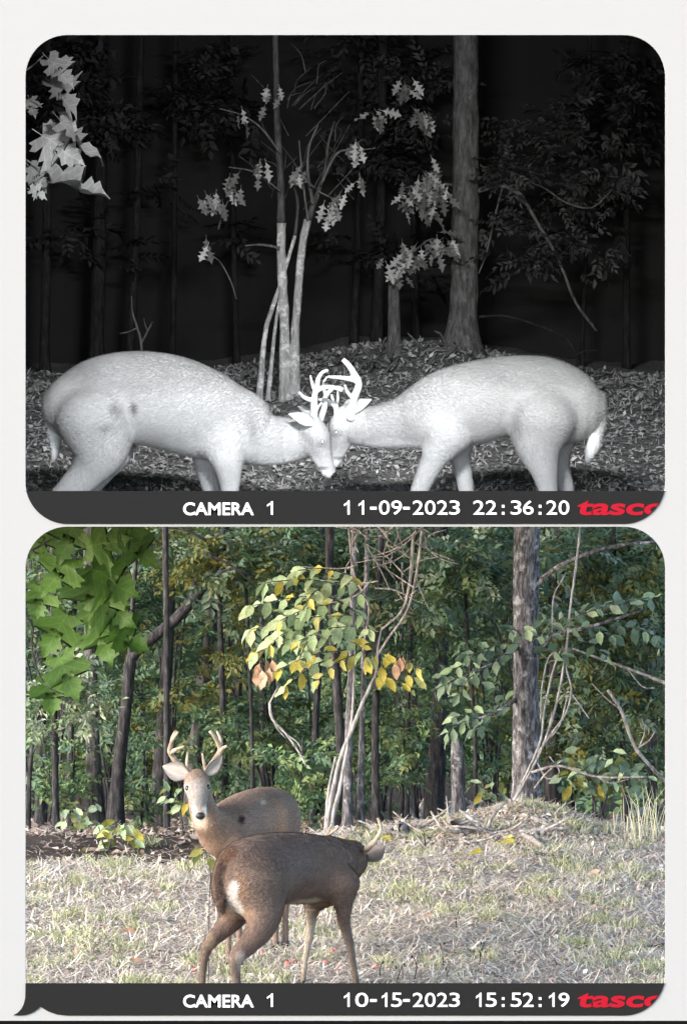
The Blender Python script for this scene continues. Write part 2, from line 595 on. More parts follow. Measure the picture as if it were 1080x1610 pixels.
def lettering(txt, box, mat, parent, bold=0.0, shear=0.0, clip=None, name='lettering'):
    """A word as flat mesh filling the pixel box on the plate."""
    cu = bpy.data.curves.new('word', 'FONT')
    cu.body = txt
    cu.offset = bold
    cu.shear = shear
    cu.resolution_u = 6
    tmp = bpy.data.objects.new('word', cu)
    COL.objects.link(tmp)
    dg = bpy.context.evaluated_depsgraph_get()
    me = bpy.data.meshes.new_from_object(tmp.evaluated_get(dg))
    bpy.data.objects.remove(tmp)
    bm = bmesh.new()
    bm.from_mesh(me)
    if clip:
        bmesh.ops.triangulate(bm, faces=list(bm.faces))
        bmesh.ops.subdivide_edges(bm, edges=list(bm.edges), cuts=3, use_grid_fill=True)
        bmesh.ops.triangulate(bm, faces=list(bm.faces))
    co = np.array([v.co for v in bm.verts])
    lo, hi = co.min(0), co.max(0)
    o0 = origin(parent)
    y = YW - 0.0085
    for v in bm.verts:
        c = box[0] + (v.co.x - lo[0]) / (hi[0] - lo[0]) * (box[2] - box[0])
        r = box[3] - (v.co.y - lo[1]) / (hi[1] - lo[1]) * (box[3] - box[1])
        v.co = Vector(tuple(P(c, r, y) - o0))
    if clip:
        cc = []
        for f in bm.faces:
            m_ = f.calc_center_median()
            col = (m_.x + o0[0]) * F / y + 540
            row = ROW0 + (HC - m_.z - o0[2]) * F / y
            if clip(col, row):
                cc.append(f)
        bmesh.ops.delete(bm, geom=cc, context='FACES')
    me2 = bpy.data.meshes.new(name)
    bm.to_mesh(me2)
    bm.free()
    me2.materials.append(mat)
    o = bpy.data.objects.new(name, me2)
    COL.objects.link(o)
    o.parent = parent
    ORI[o.name] = o0
    return o


def glyph_one(box, mat, parent):
    """The numeral 1 with its flag, as flat mesh."""
    x0, y0, x1, y1 = box
    w, h = x1 - x0, y1 - y0
    st = 3.0
    pts = [(x1 - st, y1), (x1, y1), (x1, y0), (x1 - st * 0.75, y0), (x1 - st * 1.3, y0 + h * 0.12), (x0, y0 + h * 0.26), (x0, y0 + h * 0.40), (x1 - st, y0 + h * 0.22)]
    return flat_poly([pts], YW - 0.0085, 0.001, 'lettering', mat, parent)


def number(txt, box, mat, parent):
    """Each numeral its own flat piece, spaced evenly in the box."""
    n = len(txt)
    pitch = (box[2] - box[0] + 2.5) / n
    for i, ch_ in enumerate(txt):
        a = box[0] + i * pitch
        if ch_ == '1':
            glyph_one((a + pitch * 0.22, box[1], a + pitch * 0.22 + 8.5, box[3]), mat, parent)
        else:
            lettering(ch_, (a, box[1], a + pitch - 2.8, box[3]), mat, parent, 0.0)


def caption(top, date, time_, label, tail):
    t = plate(top, top + 52 if not tail else top + 51, tail, label)
    s = top - 772
    bottom = top + (52 if not tail else 51)
    over = lambda c, r: c > RT - RAD and r > bottom - RAD and math.hypot(c - (RT - RAD), r - (bottom - RAD)) > RAD - 1.0
    lettering('CAMERA', (288, 790 + s, 399, 810 + s), M['letter'], t, 0.018)
    glyph_one((420, 788 + s, 429, 809 + s), M['letter'], t)
    x = 535
    parts_ = [(date[0], 535, 579), ('-', 582, 592), (date[1], 595, 632), ('-', 634, 644), (date[2], 648, 723)]
    for w_, a, b_ in parts_:
        if w_ == '-':
            lettering('-', (a, 797 + s, b_, 801 + s), M['letter'], t)
        else:
            number(w_, (a + 1, 787 + s, b_, 809 + s), M['letter'], t)
    tp = [(time_[0], 744, 781), (time_[1], 803, 839), (time_[2], 859, 895)]
    for w_, a, b_ in tp:
        number(w_, (a, 787 + s, b_, 809 + s), M['letter'], t)
    for a in (789, 847):
        for r_ in (794, 805):
            flat_poly([[(a, r_ + s), (a + 4, r_ + s), (a + 4, r_ + 4 + s), (a, r_ + 4 + s)]], YW - 0.0085, 0.001, 'lettering', M['letter'], t)
    lettering('tasco', (908, 787 + s, 1048, 810 + s), M['red'], t, 0.03, 0.12, over, name='logo')
    return t


caption(772, ('11', '09', '2023'), ('22', '36', '20'), 'charcoal caption plate dated 11-09-2023 under the dark night woodland opening', False)
caption(1547, ('10', '15', '2023'), ('15', '52', '19'), 'charcoal caption plate dated 10-15-2023 with a curled lower left tail', True)

# ------------------------------------------------------------------ added dark box behind the upper opening, keeps daylight out
YN = 34.0                                  # where the sparring bucks stand
YB = 43.0                                  # back of the room


def nz(x, y):
    x, y = np.asarray(x, dtype=float), np.asarray(y, dtype=float)
    z = np.where(y < 34, 3.13 + (2.665 - 3.13) * (y - 29.05) / (34 - 29.05), 2.665)
    rise = 0.60 * sstep(33.5, 40.6, y)
    rise = rise * (0.62 + 0.38 * np.exp(-((x - 0.45) / 1.1) ** 2))
    z = z + rise
    bump_ = 0.09 * np.exp(-((x - 0.75) / 0.5) ** 2 - ((y - 40.6) / 0.7) ** 2)
    near = sstep(33.5, 35, y)
    return z + bump_ + near * (0.02 * vnoise(x * 3, y * 3) + 0.012 * vnoise(x * 9 + 5, y * 9))


def half_w(y):
    return 2.06 + (y - 29) * 0.062


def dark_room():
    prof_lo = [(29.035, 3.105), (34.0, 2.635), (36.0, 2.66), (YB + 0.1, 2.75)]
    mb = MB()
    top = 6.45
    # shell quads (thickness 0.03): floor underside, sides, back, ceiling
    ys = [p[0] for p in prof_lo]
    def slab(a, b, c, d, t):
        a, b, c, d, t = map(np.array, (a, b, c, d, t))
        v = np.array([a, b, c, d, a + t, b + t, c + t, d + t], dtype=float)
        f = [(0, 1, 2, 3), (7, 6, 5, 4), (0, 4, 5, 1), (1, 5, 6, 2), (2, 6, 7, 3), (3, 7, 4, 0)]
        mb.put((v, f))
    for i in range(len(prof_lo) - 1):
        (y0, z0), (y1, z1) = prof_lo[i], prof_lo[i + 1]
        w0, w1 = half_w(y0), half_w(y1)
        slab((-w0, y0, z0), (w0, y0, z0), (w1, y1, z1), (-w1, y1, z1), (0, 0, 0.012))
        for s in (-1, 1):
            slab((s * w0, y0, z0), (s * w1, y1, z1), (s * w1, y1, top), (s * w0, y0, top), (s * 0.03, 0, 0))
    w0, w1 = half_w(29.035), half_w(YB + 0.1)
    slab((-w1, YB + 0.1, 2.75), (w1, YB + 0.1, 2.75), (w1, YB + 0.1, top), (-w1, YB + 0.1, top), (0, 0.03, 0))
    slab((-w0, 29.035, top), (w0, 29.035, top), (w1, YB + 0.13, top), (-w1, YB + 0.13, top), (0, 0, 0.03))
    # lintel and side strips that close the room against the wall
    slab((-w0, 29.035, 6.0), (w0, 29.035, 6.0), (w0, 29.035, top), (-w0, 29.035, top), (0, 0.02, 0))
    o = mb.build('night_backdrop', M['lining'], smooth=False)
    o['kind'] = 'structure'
    # ground
    xs = np.linspace(-1, 1, 150)
    yy = np.concatenate([np.linspace(29.05, 34, 30), np.linspace(34.05, YB, 190)])
    X = xs[None, :] * (np.array([half_w(v) for v in yy])[:, None] - 0.01)
    Y = np.repeat(yy[:, None], len(xs), 1)
    Z = nz(X, Y)
    V = np.stack([X.ravel(), Y.ravel(), Z.ravel()], 1)
    n = len(xs)
    idx = np.arange(len(yy) * n).reshape(len(yy), n)
    q = np.stack([idx[:-1, :-1].ravel(), idx[:-1, 1:].ravel(), idx[1:, 1:].ravel(), idx[1:, :-1].ravel()], 1)
    g = add('night_ground', V, q, M['night_ground'])
    g['kind'] = 'structure'


dark_room()

fl = bpy.data.lights.new('flash_and_fill_lamp', 'AREA')
fl.shape = 'RECTANGLE'
fl.size, fl.size_y = 1.1, 0.14
fl.energy = 17.2
fl.spread = R(72)
flash = bpy.data.objects.new('flash_and_fill_lamp', fl)
flash.location = (0.0, 29.2, 5.84)
flash.rotation_euler = (Vector((0.0, YN + 1.6, 3.3)) - flash.location).to_track_quat('-Z', 'Y').to_euler()
COL.objects.link(flash)
for sx_ in (-1, 1):                        # two added fill lamps, hidden at the sides, to lift the deer's shadows
    f2 = bpy.data.lights.new('flash_and_fill_lamp', 'AREA')
    f2.shape = 'RECTANGLE'
    f2.size, f2.size_y = 0.08, 1.2
    f2.energy = 2.6
    f2.spread = R(110)
    fo = bpy.data.objects.new('flash_and_fill_lamp', f2)
    fo.location = (sx_ * 1.95, 29.2, 4.0)
    fo.rotation_euler = (Vector((0.0, YN + 1.0, 3.2)) - fo.location).to_track_quat('-Z', 'Y').to_euler()
    COL.objects.link(fo)

# ------------------------------------------------------------------ daylight ground
def day_ground():
    def axis(dense0, dense1, step, lo, hi, grow=1.25):
        a = list(np.arange(dense0, dense1, step))
        s = step
        x = a[-1]
        while x < hi:
            s *= grow
            x += s
            a.append(x)
        s = step
        x = a[0]
        while x > lo:
            s *= grow
            x -= s
            a.insert(0, x)
        return np.array(a)
    xs = axis(-4.5, 4.5, 0.05, -700, 700)
    ys = np.concatenate([axis(28.5, 46, 0.05, -120, 46.1)[:-1], axis(46.0, 80, 0.6, 45.9, 900)[1:]])
    ys = np.unique(ys)
    X, Y = np.meshgrid(xs, ys)
    Z = gz(X, Y)
    V = np.stack([X.ravel(), Y.ravel(), Z.ravel()], 1)
    n = len(xs)
    idx = np.arange(len(ys) * n).reshape(len(ys), n)
    q = np.stack([idx[:-1, :-1].ravel(), idx[:-1, 1:].ravel(), idx[1:, 1:].ravel(), idx[1:, :-1].ravel()], 1)
    fm = forest_mask(V[:, 0], V[:, 1])
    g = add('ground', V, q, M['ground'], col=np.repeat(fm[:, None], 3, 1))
    g['kind'] = 'structure'


day_ground()


# ------------------------------------------------------------------ leaves
def leaf_cards(c, d, nrm, ln, wd, col, fold=0.18):
    """Arrays of leaves: base c, direction d, normal nrm, length, width -> verts, tris, tints (4 verts, 2 tris each folded on the rib)."""
    n = len(c)
    s = np.cross(d, nrm)
    s /= np.linalg.norm(s, axis=1)[:, None] + 1e-9
    up = np.cross(s, d)
    ln, wd = ln[:, None], wd[:, None]
    v0 = c
    v1 = c + d * ln * 0.45 + s * wd * 0.5 + up * wd * fold
    v2 = c + d * ln - up * ln * 0.12
    v3 = c + d * ln * 0.45 - s * wd * 0.5 + up * wd * fold
    V = np.stack([v0, v1, v2, v3], 1).reshape(-1, 3)
    b = (np.arange(n) * 4)[:, None]
    T = np.concatenate([b + [0, 1, 2], b + [0, 2, 3]], 0)
    return V, T, np.repeat(col, 4, 0)


def unit(a):
    return a / (np.linalg.norm(a, axis=-1, keepdims=True) + 1e-9)


def sprays(blobs, leaf, palette, flat=0.55, per=9, droop=0.25):
    """Leaf sprays scattered through ellipsoidal blobs (x,y,z,rx,ry,rz,count)."""
    C, D_, Nn, Ln, K = [], [], [], [], []
    pal = np.array(palette)
    for (x, y, z, rx, ry, rz, cnt) in blobs:
        cnt = int(cnt)
        u = unit(rng.normal(0, 1, (cnt, 3))) * (rng.uniform(0.0, 1, cnt) ** 0.45)[:, None]
        # clumpy: pull towards sub-centres
        sub = unit(rng.normal(0, 1, (7, 3))) * rng.uniform(0.3, 0.95, (7, 1))
        k = rng.integers(0, 7, cnt)
        u = np.where((rng.uniform(0, 1, cnt) < 0.75)[:, None], sub[k] + u * 0.38, u)
        base = np.array([x, y, z]) + u * np.array([rx, ry, rz])
        dr = unit(rng.normal(0, 1, (cnt, 3)) * [1, 1, 0.35] + u * 0.6 - [0, 0, droop])
        nm = unit(rng.normal(0, flat, (cnt, 3)) + [0, 0, 1])
        nm = unit(nm - dr * np.sum(nm * dr, 1)[:, None])
        sd = np.cross(dr, nm)
        tone = pal[rng.integers(0, len(pal), cnt)]
        L_ = leaf * rng.uniform(0.7, 1.3, cnt)
        for j in range(per):
            t = (j // 2 + 0.5) / (per / 2)
            sgn = 1 if j % 2 else -1
            last = j == per - 1
            b = base + dr * (t * L_ * 2.4)[:, None]
            dd = unit(dr * (1.0 if last else 0.55) + sd * (0 if last else sgn * 0.8) + rng.normal(0, 0.18, (cnt, 3)) - [0, 0, 0.12])
            C.append(b)
            D_.append(dd)
            Nn.append(unit(nm + rng.normal(0, 0.25, (cnt, 3))))
            Ln.append(L_ * rng.uniform(0.75, 1.15, cnt) * (1.0 - 0.25 * abs(t - 0.55)))
            K.append(tone * rng.uniform(0.75, 1.3, (cnt, 1)))
    C, D_, Nn, Ln, K = (np.concatenate(a) for a in (C, D_, Nn, Ln, K))
    return leaf_cards(C, D_, Nn, Ln, Ln * rng.uniform(0.38, 0.55, len(Ln)), K)


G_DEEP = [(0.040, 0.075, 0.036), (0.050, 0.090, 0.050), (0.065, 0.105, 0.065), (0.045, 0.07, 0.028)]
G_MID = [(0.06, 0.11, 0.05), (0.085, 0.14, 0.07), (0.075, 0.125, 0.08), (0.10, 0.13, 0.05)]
G_LIT = [(0.13, 0.20, 0.085), (0.16, 0.24, 0.09), (0.11, 0.18, 0.10), (0.21, 0.25, 0.10)]  # sunlight on far foliage put into the leaf colours
G_OLIVE = [(0.08, 0.085, 0.018), (0.12, 0.115, 0.025), (0.135, 0.13, 0.035), (0.06, 0.08, 0.03)]
G_PALE = [(0.22, 0.27, 0.17), (0.30, 0.34, 0.24), (0.16, 0.22, 0.11)]  # bright light on the left foliage painted as pale leaf colours
G_BLUE = [(0.085, 0.135, 0.085), (0.12, 0.165, 0.115), (0.17, 0.21, 0.15), (0.10, 0.12, 0.05)]


def crown(parent, blobs, leaf, palette, mat='foliage', name='crown', **kw):
    V, T, K = sprays(blobs, leaf, palette, **kw)
    return add(name, V, T, M[mat], parent, smooth=False, col=K)


def lobed_leaf(name, mat, kind, fold=0.16, droop=0.3, twist=0.0, wave=0.05):
    """A single leaf about 1 unit long, its stalk at the origin, pointing +X, faces up (+Z), cupped, drooping and twisted."""
    if kind == 'maple':
        half = [(0.0, 0.03), (-0.05, 0.12), (-0.13, 0.22), (-0.05, 0.27), (-0.04, 0.36), (0.06, 0.31), (0.14, 0.20), (0.19, 0.33), (0.20, 0.46), (0.29, 0.47), (0.36, 0.64), (0.40, 0.50),
                (0.50, 0.50), (0.44, 0.36), (0.40, 0.22), (0.34, 0.12), (0.50, 0.16), (0.60, 0.27), (0.66, 0.17), (0.76, 0.22), (0.80, 0.10), (0.90, 0.05), (1.0, 0.0)]
    elif kind == 'oak':
        half = [(0.0, 0.015), (0.12, 0.06), (0.22, 0.20), (0.30, 0.08), (0.38, 0.10), (0.48, 0.29), (0.56, 0.12), (0.64, 0.12), (0.72, 0.25), (0.80, 0.10), (0.92, 0.08), (1.0, 0.0)]
    else:
        half = [(0.0, 0.01), (0.12, 0.10), (0.28, 0.20), (0.45, 0.245), (0.62, 0.235), (0.78, 0.16), (0.90, 0.07), (1.0, 0.0)]
    V, Fc = [], []
    half = [(x * (1 + random.uniform(-.03, .03)), y * (1 + random.uniform(-.14, .14))) for x, y in half]
    cup = lambda x, y: fold * abs(y) - droop * (x - 0.15) ** 2 * (x > 0.15) + wave * math.sin(9 * x + 5 * y) + twist * x * y
    m = len(half)
    for x, y in half:
        V.append((x, y, cup(x, y)))
    for x, y in half:
        xx = max(0.0, x)
        V.append((xx, 0, cup(xx, 0) - 0.03))
    for x, y in half:
        V.append((x, -y, cup(x, -y)))
    for i in range(m - 1):
        Fc.append((i, m + i, m + i + 1, i + 1))
        Fc.append((m + i, 2 * m + i, 2 * m + i + 1, m + i + 1))
    # stalk
    V += [(-0.22, -0.008, 0.03), (-0.22, 0.008, 0.03), (0.0, 0.008, 0.0), (0.0, -0.008, 0.0)]
    k = len(V)
    Fc.append((k - 4, k - 3, k - 2, k - 1))
    return make_mesh(name, np.array(V), Fc, M[mat], smooth=True)


def rot_from(d, nrm):
    d = Vector(tuple(d)).normalized()
    n = Vector(tuple(nrm))
    n = (n - d * n.dot(d)).normalized()
    s = n.cross(d)
    return Matrix((d, s, n)).transposed()


def rnd_vec(s):
    return np.array([random.gauss(0, s) for _ in range(3)])


# ------------------------------------------------------------------ deer
def smin(a, b, k):
    h = np.maximum(k - np.abs(a - b), 0) / k
    return np.minimum(a, b) - h * h * k * 0.25


class Field:
    def __init__(self, lo, hi, h=0.0115):
        self.h, self.lo = h, np.array(lo, dtype=float)
        self.n = np.ceil((np.array(hi) - self.lo) / h).astype(int) + 1
        self.D = np.full(self.n, 1.0, dtype=np.float32)

    def box(self, a, b):
        i0 = np.clip(np.floor((a - self.lo) / self.h).astype(int), 0, self.n - 1)
        i1 = np.clip(np.ceil((b - self.lo) / self.h).astype(int) + 1, 1, self.n)
        return i0, i1

    def chain(self, pts, r, k=0.03):
        """rows: x,y,z,w,h: w half-width along r, h half-height across; blended into the field."""
        p = np.asarray(pts, dtype=float)
        step = max(0.007, 0.3 * p[:, 3:5].min())
        p = catmull(p, step)
        c = p[:, :3]
        t = np.gradient(c, axis=0)
        t = unit(t)
        pad = 0.07
        rm = p[:, 3:5].max(1)
        i0, i1 = self.box((c - rm[:, None]).min(0) - pad, (c + rm[:, None]).max(0) + pad)
        A = np.full(i1 - i0, 1.0, dtype=np.float32)
        r = np.asarray(r, dtype=float)
        for q in range(len(p)):
            w, hh = max(p[q, 3], 0.004), max(p[q, 4], 0.004)
            rr = r - t[q] * np.dot(r, t[q])
            rr /= np.linalg.norm(rr)
            nn = np.cross(rr, t[q])
            j0, j1 = self.box(c[q] - rm[q] - pad, c[q] + rm[q] + pad)
            j0, j1 = np.maximum(j0, i0), np.minimum(j1, i1)
            ax = [self.lo[d] + np.arange(j0[d], j1[d]) * self.h - c[q][d] for d in range(3)]
            X, Y, Z = np.meshgrid(*ax, indexing='ij', sparse=True)
            ea = min(w, hh)
            U = (X * t[q][0] + Y * t[q][1] + Z * t[q][2])
            Wd = (X * rr[0] + Y * rr[1] + Z * rr[2])
            Hn = (X * nn[0] + Y * nn[1] + Z * nn[2])
            k0 = np.sqrt((U / ea) ** 2 + (Wd / w) ** 2 + (Hn / hh) ** 2)
            k1 = np.sqrt((U / ea ** 2) ** 2 + (Wd / w ** 2) ** 2 + (Hn / hh ** 2) ** 2)
            d = (k0 * (k0 - 1) / np.maximum(k1, 1e-6)).astype(np.float32)
            s = tuple(slice(a - b, e - b) for a, e, b in zip(j0, j1, i0))
            A[s] = np.minimum(A[s], d)
        g = tuple(slice(a, e) for a, e in zip(i0, i1))
        self.D[g] = smin(self.D[g], A, k)

    def mesh(self, smooth=2):
        D = self.D
        inside = D < 0
        nx, ny, nz_ = D.shape
        cnt = np.zeros((nx - 1, ny - 1, nz_ - 1), dtype=np.int8)
        for a in (0, 1):
            for b in (0, 1):
                for c in (0, 1):
                    cnt += inside[a:nx - 1 + a, b:ny - 1 + b, c:nz_ - 1 + c]
        act = (cnt > 0) & (cnt < 8)
        cells = np.argwhere(act)
        vid = np.full(act.shape, -1, dtype=np.int64)
        vid[act] = np.arange(len(cells))
        acc = np.zeros((len(cells), 3))
        num = np.zeros(len(cells))
        corners = [(a, b, c) for a in (0, 1) for b in (0, 1) for c in (0, 1)]
        for i, A in enumerate(corners):
            for B in corners[i + 1:]:
                if sum(abs(x - y) for x, y in zip(A, B)) != 1:
                    continue
                da = D[cells[:, 0] + A[0], cells[:, 1] + A[1], cells[:, 2] + A[2]]
                db = D[cells[:, 0] + B[0], cells[:, 1] + B[1], cells[:, 2] + B[2]]
                m = (da < 0) != (db < 0)
                t = np.where(m, da / np.where(m, da - db, 1), 0)
                pnt = np.array(A) + t[:, None] * (np.array(B) - np.array(A))
                acc += np.where(m[:, None], pnt, 0)
                num += m
        V = self.lo + (cells + acc / num[:, None]) * self.h
        Q = []
        for ax in range(3):
            sl0 = [slice(None)] * 3
            sl1 = [slice(None)] * 3
            sl0[ax], sl1[ax] = slice(0, -1), slice(1, None)
            cross = inside[tuple(sl0)] != inside[tuple(sl1)]
            e = np.argwhere(cross)
            o1, o2 = [(1, 2), (2, 0), (0, 1)][ax]
            ok = (e[:, o1] > 0) & (e[:, o2] > 0) & (e[:, o1] < D.shape[o1] - 1) & (e[:, o2] < D.shape[o2] - 1)
            e = e[ok]
            def at(a, b):
                q = e.copy()
                q[:, o1] += a
                q[:, o2] += b
                return vid[q[:, 0], q[:, 1], q[:, 2]]
            f = np.stack([at(-1, -1), at(0, -1), at(0, 0), at(-1, 0)], 1)
            flip = ~inside[e[:, 0], e[:, 1], e[:, 2]]
            f[flip] = f[flip][:, ::-1]
            Q.append(f)
        Q = np.concatenate(Q)
        for _ in range(smooth):
            s = np.zeros_like(V)
            n = np.zeros(len(V))
            for a, b in ((0, 1), (1, 2), (2, 3), (3, 0)):
                np.add.at(s, Q[:, a], V[Q[:, b]])
                np.add.at(s, Q[:, b], V[Q[:, a]])
                np.add.at(n, Q[:, a], 1)
                np.add.at(n, Q[:, b], 1)
            V = V * 0.45 + 0.55 * s / np.maximum(n, 1)[:, None]
        return V, Q


def head_frame(poll, nose_dir, up, hs=1.0):
    f = unit(np.array(nose_dir, dtype=float))
    u = np.array(up, dtype=float)
    u = unit(u - f * np.dot(u, f))
    l = np.cross(u, f)
    def H(x, y, z):
        return np.array(poll) + (f * x + l * y + u * z) * hs
    return H, f, l, u


def ear_mesh(base, d, face, ln, wd):
    """Cupped ear: a pointed leaf-shaped shell with thickness; 'face' is the way its hollow looks."""
    d = unit(np.array(d, dtype=float))
    n = np.array(face, dtype=float)
    n = unit(n - d * np.dot(n, d))
    s = np.cross(n, d)
    prof = [(0.0, 0.22), (0.15, 0.36), (0.35, 0.5), (0.55, 0.47), (0.75, 0.33), (0.9, 0.16), (1.0, 0.03)]
    rows = []
    m = 7
    V = []
    for side in (0, 1):
        for t, w in prof:
            for j in range(m):
                a = -1 + 2 * j / (m - 1)
                cup = 0.30 * wd * (a * a) * (w / 0.5) - (0.012 if side else 0.0) * (1 - 0.8 * t)
                V.append(np.array(base) + d * ln * t + s * wd * w * a + n * (cup - 0.02 * t * t))
    Fc = []
    k = len(prof) * m
    for i in range(len(prof) - 1):
        for j in range(m - 1):
            q = (i * m + j, i * m + j + 1, (i + 1) * m + j + 1, (i + 1) * m + j)
            Fc.append(q)
            Fc.append(tuple(x + k for x in q[::-1]))
    for i in range(len(prof) - 1):
        Fc.append((i * m, (i + 1) * m, (i + 1) * m + k, i * m + k))
        Fc.append((i * m + m - 1 + k, (i + 1) * m + m - 1 + k, (i + 1) * m + m - 1, i * m + m - 1))
    e = (len(prof) - 1) * m
    for j in range(m - 1):
        Fc.append((e + j, e + j + 1, e + j + 1 + k, e + j + k))
    return np.array(V), Fc, k


def coat(root, V, Q, col, flow, mat, n, short, bare, vary=.38):
    """Short hairs lying along the body: one thin bent blade each, coloured by the skin under it."""
    A, Bq, Cq, Dq = (V[Q[:, i]] for i in range(4))
    nr = np.cross(Cq - A, Dq - Bq)
    ar = np.linalg.norm(nr, axis=1)
    nr = nr / (ar[:, None] + 1e-12)
    k = rng.choice(len(Q), n, p=ar / ar.sum())
    u, v = rng.uniform(0, 1, (n, 1)), rng.uniform(0, 1, (n, 1))
    p = (A[k] * (1 - u) + Bq[k] * u) * (1 - v) + (Dq[k] * (1 - u) + Cq[k] * u) * v
    c = col[Q[k]].mean(1)
    nn = nr[k]
    keep = np.ones(n, dtype=bool)
    for q, r_ in bare:
        keep &= np.linalg.norm(p - q, axis=1) > r_
    p, c, nn = p[keep], c[keep], nn[keep]
    n = len(p)
    d = flow(p) + rng.normal(0, .22, (n, 3))
    d = unit(d - nn * np.sum(d * nn, 1)[:, None])
    sd = np.cross(d, nn)
    q, r_ = short
    ln = rng.uniform(.016, .030, n) * np.where(np.linalg.norm(p - q, axis=1) < r_, .45, 1.0) * np.where(p[:, 2] < root.location.z + .38, .6, 1.0)
    ln = ln[:, None]
    w = rng.uniform(.0022, .0042, n)[:, None]
    lift = np.abs(rng.normal(.12, .09, n))[:, None]
    b0, b1 = p - sd * w * .5 - nn * .002, p + sd * w * .5 - nn * .002
    m_ = p + d * ln * .55 + nn * (lift * ln * .7 + .002)
    t_ = p + d * ln + nn * (lift * ln * .9 + .001)
    Vh = np.stack([b0, b1, m_ + sd * w * .4, m_ - sd * w * .4, t_], 1).reshape(-1, 3)
    i = (np.arange(n) * 5)[:, None]
    T = np.concatenate([i + [0, 1, 2], i + [0, 2, 3], i + [3, 2, 4]], 0)
    big = vnoise(p[:, 0] * 9 + p[:, 1] * 6, p[:, 2] * 9)[:, None]
    tone = rng.uniform(1 - vary, 1 + vary, (n, 1)) * (1 + .5 * vary * big)
    K = np.stack([c * (1 - vary * .7), c * (1 - vary * .7), c, c, c * (1 + vary * .5)], 1) * tone[:, None]
    o = add('coat', Vh, T, mat, root, smooth=False, col=np.clip(K.reshape(-1, 3), 0, .9))
    o['kind'] = 'stuff'


